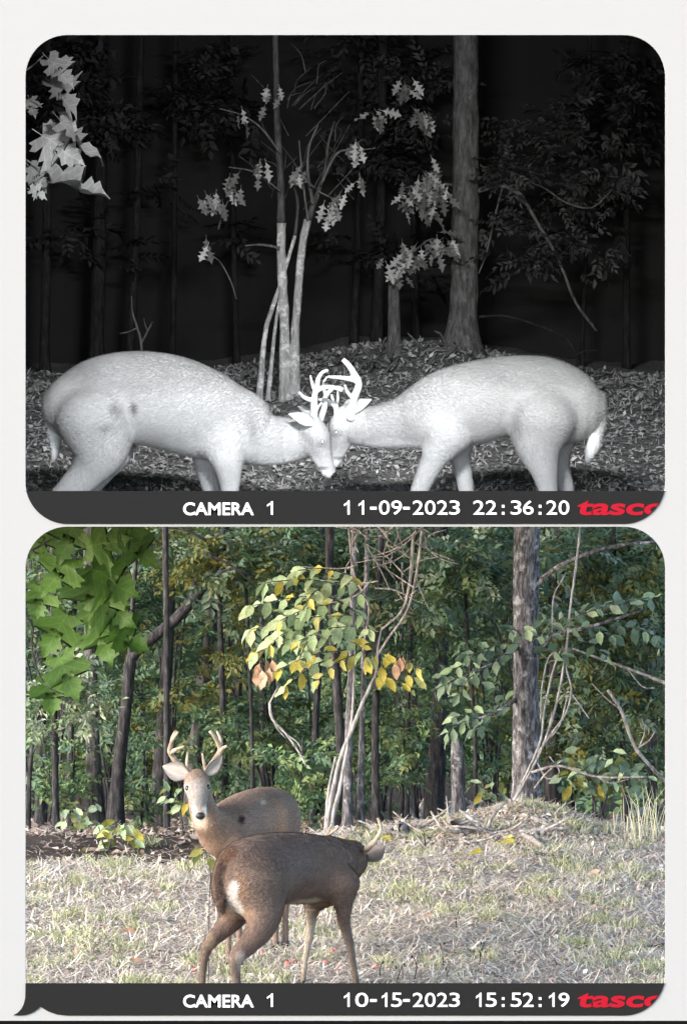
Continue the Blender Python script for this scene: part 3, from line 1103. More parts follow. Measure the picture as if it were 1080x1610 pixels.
def build_deer(label, group, root_at, chains, r, head, antlers, ears, blobs, base_col, hooves, grey=False, eyes=True, fwd=(1, 0, 0), hs=1.0, earback=None):
    root = thing('deer', label, 'deer', root_at, group)
    H, f, l, u = head_frame(*head, hs)
    hd = [
        ([(*H(0.0, 0, 0.0), .070, .072), (*H(0.06, 0, 0.008), .073, .068), (*H(0.12, 0, -0.008), .057, .056), (*H(0.185, 0, -0.024), .042, .044),
          (*H(0.24, 0, -0.034), .038, .038), (*H(0.268, 0, -0.038), .032, .031)], l, .03),
        ([(*H(0.03, 0, -0.055), .042, .036), (*H(0.14, 0, -0.062), .028, .022), (*H(0.245, 0, -0.062), .020, .014)], l, .03),
        ([(*H(0.075, 0.046, 0.036), .016, .014), (*H(0.11, 0.043, 0.024), .013, .011)], l, .02),
        ([(*H(0.075, -0.046, 0.036), .016, .014), (*H(0.11, -0.043, 0.024), .013, .011)], l, .02),
    ]
    hd = [([(*q[:3], q[3] * hs, q[4] * hs) for q in c_], r_, k_) for c_, r_, k_ in hd]
    allp = []
    todo = [(c, r, k) for c, k in chains] + hd
    for c, _, _ in todo:
        a = np.array(c)
        m = a[:, 3:5].max(1)[:, None]
        allp += [a[:, :3] - m, a[:, :3] + m]
    allp = np.vstack(allp)
    fd = Field(allp.min(0) - 0.05, allp.max(0) + 0.05)
    for c, rr, k in todo:
        fd.chain(c, rr, k)
    V, Q = fd.mesh()
    col = np.repeat(np.array([base_col]), len(V), 0)
    wob = 0.14 * vnoise(V[:, 0] * 22 + V[:, 1] * 17, V[:, 2] * 22 + V[:, 1] * 9)
    pc, pr = V[:, 0] / V[:, 1] * F + 540, ROW0 + (HC - V[:, 2]) / V[:, 1] * F

    def S(c, rw):
        k = np.argsort((pc - c) ** 2 + (pr - rw) ** 2)[:40]
        return V[k[np.argmin(V[k, 1])]]
    for (c, rad, cc, soft) in blobs(H, S):
        rad = np.array(rad if np.ndim(rad) else (rad, rad, rad))
        d = np.linalg.norm((V - np.array(c)) / rad, axis=1) + wob
        m = (1 - sstep(1 - soft, 1 + soft * 0.6, d))[:, None]
        col = col * (1 - m) + np.array(cc) * m
    fm = M['fur_grey'] if grey else M['fur']
    body = add('body', V, Q, fm, root, col=col)
    fw_ = np.array(fwd, dtype=float)
    hc = H(0.10, 0, 0)

    def flow(p):
        hd_ = np.clip(1 - np.linalg.norm(p - hc, axis=1) / .26, 0, 1)[:, None]
        low = sstep(root_at[2] + .50, root_at[2] + .30, p[:, 2])[:, None] if False else np.clip((root_at[2] + .52 - p[:, 2]) / .2, 0, 1)[:, None]
        return -fw_ * (1 - low) * (1 - hd_) - np.array([0, 0, 1.0]) * (.45 + .8 * low) * (1 - hd_) - f * hd_ * 1.5
    coat(root, V, Q, col, flow, M['coat'], 70000 if not grey else 90000, (hc, .22), [(H(0.095, .058, .03), .026), (H(0.095, -.058, .03), .026), (H(0.28, 0, -.03), .035)], .38 if not grey else .10)
    for s, (d, face, ln, wd) in zip((1, -1), ears):
        ev, ef, k = ear_mesh(H(-0.012, s * 0.052, 0.035), d, face, ln, wd)
        ec = np.repeat(np.array([base_col]), len(ev), 0)
        ec[:k] = np.array((0.27, 0.245, 0.235)) if not grey else np.array((0.6, 0.6, 0.6))
        if earback:
            ec[k:] = np.array(earback)
        if grey:
            ec[k:] = np.array((0.45, 0.45, 0.45))
        for i_ in range(k):
            t7 = i_ % 7
            if t7 in (0, 6):
                ec[i_] = ec[i_] * .35
            elif t7 in (2, 4):
                ec[i_] = ec[i_] * 1.25
        add('ear', ev, ef, fm, root, col=ec)
    if eyes:
        for s in (1, -1):
            v, fc = ellipsoid(H(0.095, s * 0.055, 0.027), np.array([f, l * s, u]), (0.020 * hs, 0.017 * hs, 0.018 * hs) if not grey else (0.017, 0.014, 0.013))
            ey = add('eye', v, fc, M['eye'], root)
            if grey:
                v, fc = ellipsoid(H(0.100, s * 0.066, 0.029), np.array([f, l * s, u]), (0.009, 0.007, 0.007), 8, 6)
                add('glint', v, fc, M['eyeshine'], ey)  # flash reflection in the eye, modelled as a white bead
    v, fc = ellipsoid(H(0.283, 0, -0.030), np.array([f, l, u]), (0.020 * hs, 0.028 * hs, 0.022 * hs))
    add('nose', v, fc, M['nose'], root)
    for beams in antlers:
        mb = MB()
        for b in beams:
            mb.put(tube(b, 0.015, 8, 0.02))
        mb.build('antler', M['antler_grey'] if grey else M['antler'], root)
    for (c, d) in hooves:
        d = unit(np.array(d, dtype=float))
        s = np.cross(d, [0, 0, 1])
        mb = MB()
        for sg in (1, -1):
            a = np.array(c) + s * sg * 0.013
            mb.put(tube([(*(a + [0, 0, 0.045] - d * 0.008), .014), (*(a + [0, 0, 0.02] + d * 0.008), .017), (*(a + [0, 0, 0.004] + d * 0.022), .014)], 0.012, 7))
        mb.build('hoof', M['hoof'], root)
    return root


def pxc(rows, y0):
    """rows (col,row,dy,w_m,h_px) -> (x,y,z,w,h) with h converted to metres."""
    o = []
    for c, rw, dy, w, h in rows:
        y = y0 + dy
        o.append((*P(c, rw, y), w, h * y / F))
    return o


def leg(rows, y0):
    """rows (col,row,dy,r_px)"""
    o = []
    for c, rw, dy, h in rows:
        y = y0 + dy
        o.append((*P(c, rw, y), h * y / F * 0.85, h * y / F))
    return o


def beam(rows, y0, r0, r1):
    n = len(rows)
    o = []
    for i, rw in enumerate(rows):
        dy = rw[2] if len(rw) > 2 else 0
        o.append((*P(rw[0], rw[1], y0 + dy), r0 + (r1 - r0) * i / (n - 1)))
    return o


# --- night: left buck, nose down to the right
Y = YN
GR = (0.47, 0.47, 0.47)
ch = [
    (pxc([(92, 640, 0, .10, 26), (112, 640, 0, .17, 50), (150, 636, 0, .21, 70), (200, 625, 0, .23, 72), (260, 631, 0, .25, 74), (310, 647, 0, .235, 71),
          (350, 662, 0, .20, 62), (384, 672, -.01, .16, 54)], Y), .04),
    (pxc([(370, 668, 0, .15, 52), (408, 690, -.02, .115, 40), (448, 692, -.03, .10, 36), (482, 690, -.04, .075, 28)], Y), .05),
    (leg([(150, 655, -.12, 62), (158, 700, -.13, 46), (140, 738, -.12, 29), (112, 768, -.1, 22), (92, 784, -.1, 15), (95, 798, -.1, 10), (96, 808, -.1, 9)], Y), .04),
    (leg([(160, 655, .12, 58), (172, 700, .13, 40), (160, 735, .12, 24), (140, 765, .12, 17), (128, 784, .12, 13), (132, 808, .12, 9)], Y), .04),
    (leg([(352, 690, -.10, 40), (358, 725, -.12, 25), (361, 755, -.12, 17), (362, 785, -.12, 12), (363, 808, -.12, 10)], Y), .04),
    (leg([(335, 690, .1, 38), (326, 725, .12, 22), (331, 755, .12, 17), (336, 785, .12, 12), (338, 806, .12, 10)], Y), .04),
    (pxc([(84, 618, 0, .035, 12), (79, 650, 0, .045, 11), (86, 685, 0, .045, 10), (88, 705, -.01, .035, 8), (83, 722, -.01, .012, 4)], Y), .015),
]
poll = P(488, 672, Y - .09)
nose = P(524, 731, Y - .10)


def bl(H, S):
    g = lambda c, rw, dy: P(c, rw, YN + dy)
    return [
        (g(230, 590, -.2), (.55, .3, .12), (0.38, 0.38, 0.38), .5),
        (g(290, 712, -.1), (.42, .4, .09), (0.57, 0.57, 0.57), .5),
        (g(182, 645, -.25), (.05, .1, .05), (.27, .27, .27), .8),
        (g(211, 642, -.25), (.025, .08, .045), (.17, .17, .17), .6),
        (g(165, 672, -.25), (.05, .1, .04), (.27, .27, .27), .8),
        (g(140, 585, -.1), (.12, .3, .06), (0.34, 0.34, 0.34), .6),
        (g(84, 690, 0), (.035, .1, .14), (.8, .8, .8), .5),
        (g(450, 725, 0), (.25, .2, .05), (.72, .72, .72), .5),
        (H(0.25, 0, -0.06), .06, (.78, .78, .78), .4),
        (H(0.10, -.05, 0.02), .036, (.30, .30, .30), .5),
        (H(0.22, -.03, -0.055), (.05, .05, .012), (.22, .22, .22), .5),
        (S(402, 668), (.035, .2, .10), (.36, .36, .36), .8),  # painted shade in the crease of neck and shoulder
        (S(366, 700), (.12, .2, .12), (.62, .62, .62), .8),  # painted light on the bulge of the shoulder
    ]


AN = lambda *b: [beam(rows, Y, r0, r1) for rows, r0, r1 in b]
ants_l = [AN(([(494, 664, -.09), (494, 630, -.12), (498, 614, -.12), (518, 608, -.1), (538, 614, -.08)], 0.0250, 0.0100), ([(497, 620, -.12), (491, 604, -.13), (488, 590, -.14)], 0.0137, 0.0050),
             ([(498, 614, -.12), (500, 596, -.1), (507, 585, -.09), (516, 582, -.08)], 0.0175, 0.0075), ([(494, 630, -.12), (479, 625, -.15), (470, 616, -.16)], 0.0175, 0.0063),
             ([(495, 650, -.1), (500, 640, -.12), (506, 633, -.14)], 0.0125, 0.0050)),
          AN(([(502, 664, .03), (510, 640, .08), (512, 622, .1), (528, 608, .08), (540, 612, .06)], 0.0213, 0.0088), ([(512, 622, .1), (508, 604, .1), (514, 592, .1)], 0.0125, 0.0050))]
deer_nl = build_deer('pale grey night buck facing right with thicker body, its antlers locked with the other', 'bucks sparring at night', (P(230, 812, Y)[0], Y, float(nz(P(230, 812, Y)[0], Y))),
                     ch, (0, 1, 0), (poll, nose - poll, (0.75, -.15, .6)), ants_l,
                     [((-.55, .3, .5), (-.2, .3, .3), .15, .075), ((-.75, -.35, .35), (.1, -1, .3), .17, .085)], bl, GR,
                     [(P(96, 812, Y - .1), (1, 0, 0)), (P(132, 812, Y + .12), (1, 0, 0)), (P(363, 812, Y - .12), (1, 0, 0)), (P(338, 810, Y + .12), (1, 0, 0))], grey=True, fwd=(1, 0, 0), hs=1.14)

# --- night: right buck, nose down to the left
ch = [
    (pxc([(928, 640, 0, .10, 30), (900, 640, 0, .17, 56), (855, 628, 0, .21, 66), (800, 622, 0, .225, 62), (740, 634, 0, .225, 64), (700, 643, 0, .20, 60), (668, 655, 0, .16, 50)], Y), .04),
    (pxc([(685, 652, 0, .15, 52), (645, 662, .01, .115, 42), (600, 670, .05, .10, 34), (560, 671, .09, .08, 29)], Y), .05),
    (leg([(850, 655, -.12, 56), (846, 695, -.13, 38), (855, 735, -.12, 23), (861, 765, -.1, 16), (866, 790, -.1, 12), (862, 808, -.1, 10)], Y), .04),
    (leg([(872, 660, .12, 50), (872, 700, .13, 28), (880, 735, .12, 16), (889, 765, .12, 13), (893, 790, .12, 10), (890, 808, .12, 9)], Y), .04),
    (leg([(700, 680, -.10, 40), (685, 715, -.12, 22), (672, 742, -.12, 17), (659, 772, -.12, 14), (648, 808, -.12, 10)], Y), .04),
    (leg([(712, 680, .1, 38), (722, 715, .12, 18), (728, 742, .12, 14), (733, 772, .12, 12), (737, 808, .12, 10)], Y), .04),
    (pxc([(938, 622, 0, .035, 12), (942, 650, 0, .045, 12), (937, 685, 0, .05, 11), (929, 708, -.01, .04, 9), (923, 722, -.01, .012, 4)], Y), .015),
]
poll = P(547, 656, Y + .12)
nose = P(513, 721, Y + .11)


def bl2(H, S):
    g = lambda c, rw, dy: P(c, rw, YN + dy)
    return [
        (g(830, 585, -.2), (.5, .3, .12), (0.34, 0.34, 0.34), .5),
        (g(760, 690, -.1), (.35, .4, .07), (0.50, 0.50, 0.50), .5),
        (g(931, 695, 0), (.05, .1, .17), (.8, .8, .8), .5),
        (g(640, 700, 0), (.3, .2, .05), (.7, .7, .7), .5),
        (H(0.25, 0, -0.06), .06, (.78, .78, .78), .4),
        (H(0.02, 0, 0.03), .10, (.62, .62, .62), .6),
        (H(0.10, .05, 0.02), .036, (.28, .28, .28), .5),
        (H(0.22, .03, -0.055), (.05, .05, .012), (.22, .22, .22), .5),
        (H(0.17, .03, 0.01), (.04, .06, .04), (.36, .36, .36), .6),
        (S(808, 665), (.035, .2, .13), (.34, .34, .34), .8),  # painted strip of shade ahead of the thigh
        (S(690, 670), (.12, .2, .14), (.55, .55, .55), .8),  # shoulder brightened in the coat colour, as painted light
    ]


ants_r = [AN(([(551, 660, .03), (556, 628, .0), (564, 604, -.02), (557, 588, -.02), (548, 574, .0), (539, 565, .01)], 0.0275, 0.0150), ([(562, 598, -.02), (541, 594, -.03), (515, 592, -.03)], 0.0200, 0.0075),
             ([(556, 628, 0), (546, 616, -.03), (542, 605, -.05)], 0.0150, 0.0063), ([(560, 600, -.02), (553, 594, .0), (556, 578, .02)], 0.0150, 0.0075)),
          AN(([(530, 662, .1), (528, 640, .12), (514, 630, .13), (500, 628, .14)], 0.0225, 0.0088), ([(528, 644, .12), (531, 628, .12), (531, 614, .12)], 0.0125, 0.0050), ([(527, 640, .12), (523, 628, .12), (521, 620, .12)], 0.0137, 0.0063))]
deer_nr = build_deer('pale grey night buck facing left, its forehead pressed against the thicker buck', 'bucks sparring at night', (P(800, 812, Y)[0], Y, float(nz(P(800, 812, Y)[0], Y))),
                     ch, (0, 1, 0), (poll, nose - poll, (-0.75, -.1, .6)), ants_r,
                     [((.8, -.15, .45), (0, -1, .3), .19, .085), ((.75, .35, .5), (0, .5, .3), .16, .08)], bl2, (.44, .44, .44),
                     [(P(862, 812, Y - .1), (-1, 0, 0)), (P(890, 812, Y + .12), (-1, 0, 0)), (P(648, 812, Y - .12), (-1, 0, 0)), (P(737, 812, Y + .12), (-1, 0, 0))], grey=True, fwd=(-1, 0, 0), hs=1.14)

# --- day: near buck, seen from its right rear quarter, head hidden beyond the chest
Y = 32.0
fw = np.array([.72, .69, 0])
fw /= np.linalg.norm(fw)
rv = np.array([fw[1], -fw[0], 0])
DK = (0.155, 0.103, 0.081)


def foot(c, y, rowless=False):
    x = (c - 540) / F * y
    return np.array([x, y, float(gz(x, y))])


def row_of(c, y):
    p = foot(c, y)
    return ROW0 + (HC - p[2]) * F / y


ch = [
    (pxc([(366, 1392, .06, .12, 32), (380, 1379, .10, .16, 53), (405, 1372, .2, .18, 58), (448, 1366, .4, .19, 56), (486, 1367, .58, .19, 54), (508, 1370, .70, .17, 51),
          (525, 1370, .80, .13, 43)], Y), .04),
    (pxc([(516, 1360, .74, .13, 42), (538, 1357, .92, .105, 36), (555, 1352, 1.08, .085, 29)], Y), .05),
    # right hind (nearer the camera)
    (leg([(404, 1390, .07, 46), (413, 1430, .02, 34), (410, 1458, -.04, 24), (391, 1485, -.10, 17), (371, 1506, -.16, 12.5), (370, 1526, -.15, 8.5), (372, 1546, -.14, 7.5), (373, row_of(373, Y - .13) - 10, -.13, 7.5)], Y), .12),
    # left hind
    (leg([(376, 1405, .22, 42), (366, 1440, .22, 24), (350, 1462, .18, 15), (331, 1482, .12, 11.5), (323, 1498, .11, 9), (319, 1525, .12, 6.5), (317, row_of(317, Y + .13) - 10, .13, 6.5)], Y), .075),
    # right fore
    (leg([(535, 1390, .56, 32), (540, 1420, .55, 16), (541, 1447, .55, 10.5), (546, 1470, .56, 8.5), (551, 1490, .56, 7), (555, 1515, .57, 5.5), (559, 1540, .58, 6), (560, row_of(560, Y + .58) - 8, .58, 6)], Y), .06),
    # left fore
    (leg([(505, 1400, .72, 30), (492, 1425, .74, 14), (489, 1448, .74, 8.5), (487, 1470, .73, 7.5), (483, 1492, .72, 6), (480, 1512, .71, 5), (476, row_of(474, Y + .70) - 8, .70, 5.5)], Y), .06),
    # tail
    (pxc([(362, 1342, .04, .035, 9), (348, 1362, -.01, .045, 8), (342, 1390, -.04, .045, 7), (345, 1415, -.05, .036, 6), (352, 1436, -.05, .014, 4)], Y), .012),
]
poll = P(560, 1356, Y + 1.2)


def bl3(H, S):
    OR = (.22, .135, .085)
    WH = (.50, .47, .44)
    TL = (.050, .031, .024)
    o = [
        (S(420, 1400), (.3, .3, .16), (.155, .110, .088), .8),
        (S(450, 1330), (.4, .5, .10), (.112, .080, .069), .8),
        (S(480, 1360), (.14, .3, .10), (.135, .105, .094), .8),
        (S(374, 1405), (.05, .1, .09), OR, .7),
        (S(384, 1436), (.05, .1, .05), (.22, .145, .10), .7),
        (S(476, 1424), (.13, .25, .04), (.50, .43, .33), .4),
        (S(515, 1424), (.07, .2, .03), (.30, .19, .12), .5),
        (S(372, 1530), (.09, .12, .16), (.14, .105, .085), .6),
        (S(318, 1520), (.09, .12, .18), (.13, .095, .072), .6),
        (S(336, 1477), (.025, .1, .05), (.26, .19, .13), .5),
        (S(384, 1512), (.03, .1, .08), (.34, .27, .22), .5),
        (S(552, 1510), (.1, .12, .18), (.16, .12, .095), .5),
        (S(484, 1480), (.1, .12, .22), (.36, .30, .24), .5),
        (H(0.0, 0, 0.02), .10, (.22, .16, .12), .4),
        (H(0.25, 0, -0.05), .07, (.6, .58, .55), .4),
    ]
    o.append((S(369, 1430), (.052, .12, .085), WH, .3))
    o.append((S(364, 1403), (.036, .09, .065), WH, .3))
    for c_, r_, q in [(360, 1338, .05), (351, 1348, .042), (346, 1362, .036), (342, 1376, .033), (341, 1390, .030), (342, 1403, .027), (344, 1415, .024), (347, 1425, .020), (351, 1434, .015)]:
        o.append((S(c_, r_), (q, q * 2.2, q), TL if r_ > 1355 else (.10, .055, .036), .35))
    return o


AN = lambda *b: [beam(rows, Y, r0, r1) for rows, r0, r1 in b]
antd = [AN(([(566, 1346, 1.1), (580, 1333, .95), (593, 1318, .92), (599, 1303, .92), (594, 1287, .95)], 0.021, 0.0085), ([(599, 1308, .98), (594, 1300, .94), (590, 1297, .92)], 0.0103, 0.0046)),
        AN(([(558, 1344, 1.3), (540, 1334, 1.42), (524, 1322, 1.44), (517, 1309, 1.42), (522, 1296, 1.4)], 0.0184, 0.0069), ([(518, 1312, 1.42), (526, 1306, 1.38), (530, 1302, 1.36)], 0.0103, 0.0046))]
deer_df = build_deer('dark brown buck nearest on the dry meadow, white rump patch toward us, head hidden', 'bucks on the daylight meadow', (P(440, 1545, Y + .3)[0], Y + .3, float(gz(P(440, 1545, Y + .3)[0], Y + .3))),
                     ch, rv, (poll, (-.3, .72, -.62), (.2, .3, .9)), antd,
                     [((-.7, .5, .4), (0, .6, .6), .16, .08), ((.82, -.25, .52), (.3, .75, -.2), .155, .105)], bl3, DK,
                     [(foot(373, Y - .13), fw), (foot(317, Y + .13), fw), (foot(561, Y + .58), fw), (foot(474, Y + .70), fw)], fwd=fw, earback=(.17, .14, .13))

# --- day: far buck, looking straight at us
Y = 33.6
fw = unit(np.array([-.36, -.93, 0]))
rv = np.array([fw[1], -fw[0], 0])
BR = (0.225, 0.160, 0.132)
ch = [
    (pxc([(442, 1292, 1.12, .11, 28), (430, 1285, 1.0, .165, 43), (404, 1287, .72, .185, 45), (374, 1297, .40, .175, 43), (352, 1308, .16, .145, 38), (343, 1314, .08, .10, 30)], Y), .04),
    (pxc([(350, 1306, .16, .125, 34), (331, 1296, .02, .095, 26), (320, 1275, -.02, .082, 22), (313, 1246, -.03, .07, 18), (310, 1236, -.04, .06, 16)], Y), .05),
    (leg([(356, 1325, .16, 26), (357, 1360, .16, 14), (358, 1400, .15, 9), (359, 1440, .15, 7.5), (359, 1475, .15, 5.5), (360, row_of(360, Y + .15) - 8, .15, 5.5)], Y), .035),
    (leg([(370, 1325, .10, 26), (374, 1360, .08, 14), (375, 1400, .07, 9), (375, 1440, .06, 7.5), (376, 1470, .05, 5.5), (376, row_of(376, Y + .04) - 8, .04, 5.5)], Y), .035),
    (leg([(428, 1310, .95, 36), (430, 1345, .95, 24), (432, 1380, .98, 13), (436, 1400, 1.02, 8.5), (434, 1430, 1.0, 6), (433, row_of(433, Y + 1.0) - 8, 1.0, 6)], Y), .035),
    (leg([(440, 1310, 1.0, 34), (446, 1345, 1.0, 22), (448, 1380, 1.02, 12), (451, 1400, 1.06, 8.5), (449, 1430, 1.05, 6), (448, row_of(448, Y + 1.05) - 8, 1.05, 6)], Y), .035),
    (pxc([(449, 1272, 1.2, .035, 8), (455, 1290, 1.25, .04, 8), (456, 1310, 1.25, .02, 5)], Y), .012),
]
poll = P(309, 1229, Y - .06)
nd = (0.027, -.245, -.135)


def bl4(H, S):
    g = lambda c, rw, dy: P(c, rw, 33.6 + dy)
    return [
        (g(335, 1335, .05), (.16, .3, .17), (.225, .155, .115), .6),
        (g(322, 1312, -.02), (.08, .2, .16), (.225, .15, .11), .6),
        (g(430, 1250, .8), (.3, .6, .08), (.215, .168, .142), .6),
        (S(444, 1290), (.07, .2, .15), (.34, .215, .15), .7),
        (S(425, 1285), (.05, .2, .12), (.27, .19, .15), .8),
        (S(381, 1288), (.024, .06, .030), (.035, .018, .016), .35),
        (S(414, 1260), (.016, .06, .014), (.45, .4, .36), .5),
        (H(0.12, 0, 0.0), (.085, .2, .13), (.235, .21, .195), .4),
        (H(0.0, 0, 0.06), (.085, .09, .080), (.20, .145, .115), .5),
        (H(0.09, .066, 0.02), (.034, .036, .024), (.40, .37, .36), .6),
        (H(0.09, -.066, 0.02), (.034, .036, .024), (.40, .37, .36), .6),
        (H(0.13, 0, 0.045), (.030, .05, .05), (.28, .26, .25), .7),
        (H(0.215, 0, 0.01), (.034, .045, .030), (.20, .19, .19), .5),
        (H(0.235, 0.03, -0.035), (.028, .045, .032), (.76, .75, .74), .3),
        (H(0.235, -0.03, -0.035), (.028, .045, .032), (.76, .75, .74), .3),
        (H(0.25, 0, -0.075), (.05, .06, .03), (.76, .75, .74), .3),
        (g(315, 1290, -.08), (.045, .1, .05), (.48, .38, .30), .6),
    ]


AN = lambda *b: [beam(rows, Y, r0, r1) for rows, r0, r1 in b]
antd2 = [AN(([(321, 1221, -.05), (334, 1202, .0), (346, 1182, -.04), (344, 1170, -.08), (337, 1158, -.12), (330, 1150, -.14)], 0.0243, 0.0095), ([(346, 1182, -.04), (352, 1176, -.1), (357, 1174, -.13)], 0.0162, 0.0081),
             ([(346, 1178, -.05), (347, 1164, .0), (341, 1150, .02)], 0.0149, 0.0068), ([(325, 1215, -.04), (321, 1200, -.07), (318, 1185, -.09)], 0.0149, 0.0068)),
         AN(([(296, 1222, -.05), (283, 1206, .0), (270, 1188, -.02), (267, 1178, -.06), (272, 1163, -.1), (280, 1151, -.12)], 0.0243, 0.0081), ([(268, 1184, -.03), (279, 1178, -.12), (290, 1174, -.16)], 0.0162, 0.0068),
             ([(269, 1176, -.06), (271, 1160, -.02), (277, 1149, .0)], 0.0149, 0.0068), ([(293, 1218, -.05), (294, 1200, -.08), (295, 1183, -.09)], 0.0162, 0.0068))]
deer_db = build_deer('grey-brown eight-point buck facing us with white muzzle, behind the darker buck', 'bucks on the daylight meadow', (P(390, 1500, Y + .5)[0], Y + .5, float(gz(P(390, 1500, Y + .5)[0], Y + .5))),
                     ch, rv, (poll, nd, (0, -.45, .89)), antd2,
                     [((.72, .1, .72), (.5, -.75, .1), .155, .085), ((-.92, -.02, .36), (-.1, -.95, .25), .160, .125)], bl4, BR,
                     [(foot(360, Y + .15), fw), (foot(376, Y + .04), fw), (foot(433, Y + 1.0), fw), (foot(448, Y + 1.05), fw)], fwd=fw, hs=1.08)


# ------------------------------------------------------------------ trees and shrubs in daylight
LEAF = {k: [lobed_leaf(k + '_leaf_shape', m, k2, *q) for q in ((.16, .3, 0, .05), (.35, .55, .3, .04), (.05, .15, -.35, .08), (-.12, .4, .2, .06), (.5, .25, -.1, .05))] for k, m, k2 in (
    ('maple', 'maple', 'maple'), ('pale', 'pale_leaf', 'oval'), ('yellow', 'yellow_leaf', 'oval'), ('brown', 'brown_leaf', 'oval'), ('blue', 'blue_leaf', 'oval'),
    ('olive', 'olive_leaf', 'oval'), ('night_maple', 'ir_leaf_near', 'maple'), ('night_oak', 'ir_leaf', 'oak'), ('night_dim', 'ir_leaf_dim', 'oak'))}


def px_tube(rows, y, step=0.06, n=8, rough=0.03, lobes=0.0):
    """rows (col,row,radius_px[,dy])"""
    o = []
    for r_ in rows:
        yy = y + (r_[3] if len(r_) > 3 else 0)
        o.append((*P(r_[0], r_[1], yy), r_[2] * yy / F))
    return tube(o, step, n, rough, lobes)


def base_on_ground(col, y, night=False):
    x = (col - 540) / F * y
    return np.array([x, y, float((nz if night else gz)(x, y))])


def add_tree(name, label, group, col, y, rows, bark, limbs=(), cat='tree', night=False, seg=10, rough=0.04):
    """rows: (col,row,radius_px[,dy]) upward from just above the foot, which is put on the ground."""
    b = base_on_ground(col, y, night)
    root = thing(name, label, cat, b, group)
    r0 = rows[0][2]
    p = [(b[0], b[1], b[2] - 0.06, r0 * 1.5 * y / F), (b[0], b[1], b[2] + 0.05, r0 * 1.22 * y / F)]
    for r_ in rows:
        yy = y + (r_[3] if len(r_) > 3 else 0)
        q = P(r_[0], r_[1], yy)
        if q[2] > b[2] + 0.12:
            p.append((*q, r_[2] * yy / F))
    v, f = tube(p, 0.07, seg, rough, 0.05)
    add('trunk', v, f, M[bark], root)
    for l in limbs:
        v, f = px_tube(l, y, 0.05, 7)
        add('limb', v, f, M[bark], root)
    return root


def B(col, row, y, rc, rr, ry, cnt):
    p = P(col, row, y)
    return (p[0], p[1], p[2], rc * y / F, ry, rr * y / F, cnt)


def leafy(parent, kinds, spots, size, droop=0.35, face=(0, -0.55, 0.8), spread=0.5, name='leaf'):
    """Single leaves at world spots (pos, dir)."""
    for pos, d in spots:
        k = random.choice(kinds)
        n = np.array(face) + rnd_vec(spread)
        dd = np.array(d) + rnd_vec(0.25) + [0, 0, -droop * random.random()]
        place(name, random.choice(LEAF[k]), parent, pos, rot_from(dd, n), size * random.uniform(0.75, 1.2))


def spray_spots(pts, per=6, gap=0.07):
    """Leaf positions either side of twig polylines (world points) with a leaf at the tip."""
    o = []
    for p in pts:
        q = catmull(np.array(p), gap)
        t = unit(np.gradient(q, axis=0))
        for i in range(len(q)):
            s = np.cross(t[i], [0, -0.5, 0.85])
            s /= np.linalg.norm(s) + 1e-6
            sg = 1 if i % 2 else -1
            o.append((q[i], t[i] * 0.6 + s * sg * 0.9))
        o.append((q[-1], t[-1]))
    return o


# -- the big grey trunk on the right
big = add_tree('hardwood_tree', 'big straight grey-barked trunk on the mound right of the meadow', None, 827, 43.6,
               [(827, 1240, 23), (826, 1180, 21.5), (826, 1100, 20), (826, 1000, 20), (827, 900, 20), (827, 800, 20), (828, 600, 19), (826, 300, 17), (826, -200, 12)], 'bark_grey',
               limbs=[[(832, 1040, 5), (870, 1000, 4), (930, 985, 3, -.1), (1010, 960, 2, -.2)], [(830, 930, 5), (880, 890, 4, -.1), (960, 860, 3, -.2), (1060, 850, 2, -.2)],
                      [(820, 1010, 5), (790, 1035, 3.5, -.25), (740, 1060, 2.5, -.4), (700, 1075, 1.6, -.4)], [(825, 1090, 4), (780, 1120, 3, -.2), (720, 1140, 1.8, -.3)],
                      [(826, 200, 9), (700, 120, 6, .5), (560, 60, 3, .8)], [(826, 250, 9), (980, 140, 6, .5), (1160, 60, 3, .8)]], seg=18, rough=0.05)
crown(big, [B(940, 880, 44.6, 110, 60, .7, 285), B(1010, 960, 44.2, 80, 60, .6, 225), B(920, 1000, 44.4, 80, 50, .6, 180), B(980, 1080, 44.6, 90, 60, .6, 210), B(900, 1100, 44.8, 50, 60, .5, 90),
            B(900, 850, 45.4, 90, 40, .6, 135), B(790, 860, 45.6, 60, 40, .6, 75), B(1030, 860, 45.0, 50, 50, .5, 135)], 0.075, G_BLUE + G_OLIVE[:2] + G_MID)
crown(big, [(1.6, 47.0, 7.0, 3.2, 2.4, 1.8, 420)], 0.2, G_MID, name='canopy')
tw = []
for a, b_ in [((815, 1012), (760, 1022)), ((800, 1030), (735, 1030)), ((780, 1040), (712, 1052)), ((765, 1050), (700, 1078)), ((745, 1060), (722, 1092)), ((720, 1070), (695, 1062)), ((835, 1010), (868, 1000)),
              ((838, 1025), (882, 1030)), ((845, 1000), (850, 975)), ((770, 1125), (715, 1128)), ((750, 1130), (705, 1152)), ((790, 1118), (748, 1148)), ((800, 1112), (780, 1085)), ((820, 1000), (800, 990)),
              ((860, 985), (930, 960)), ((890, 985), (960, 1000)), ((905, 970), (990, 950)), ((950, 960), (1020, 940)), ((900, 1000), (950, 1030)), ((960, 985), (1030, 1000))]:
    y_ = 43.15 + random.uniform(-.12, .15)
    m_ = ((a[0] + b_[0]) / 2, (a[1] + b_[1]) / 2 - 5)
    tw.append([P(*a, y_), P(*m_, y_ - .03), P(*b_, y_ - .08)])
leafy(big, ['blue', 'blue', 'blue', 'pale'], spray_spots(tw, gap=0.046), 0.12)
mb = MB()
for t_ in tw:
    mb.put(tube([(*q, .004) for q in t_], .05, 4))
mb.build('twigs', M['bark_mid'], big)

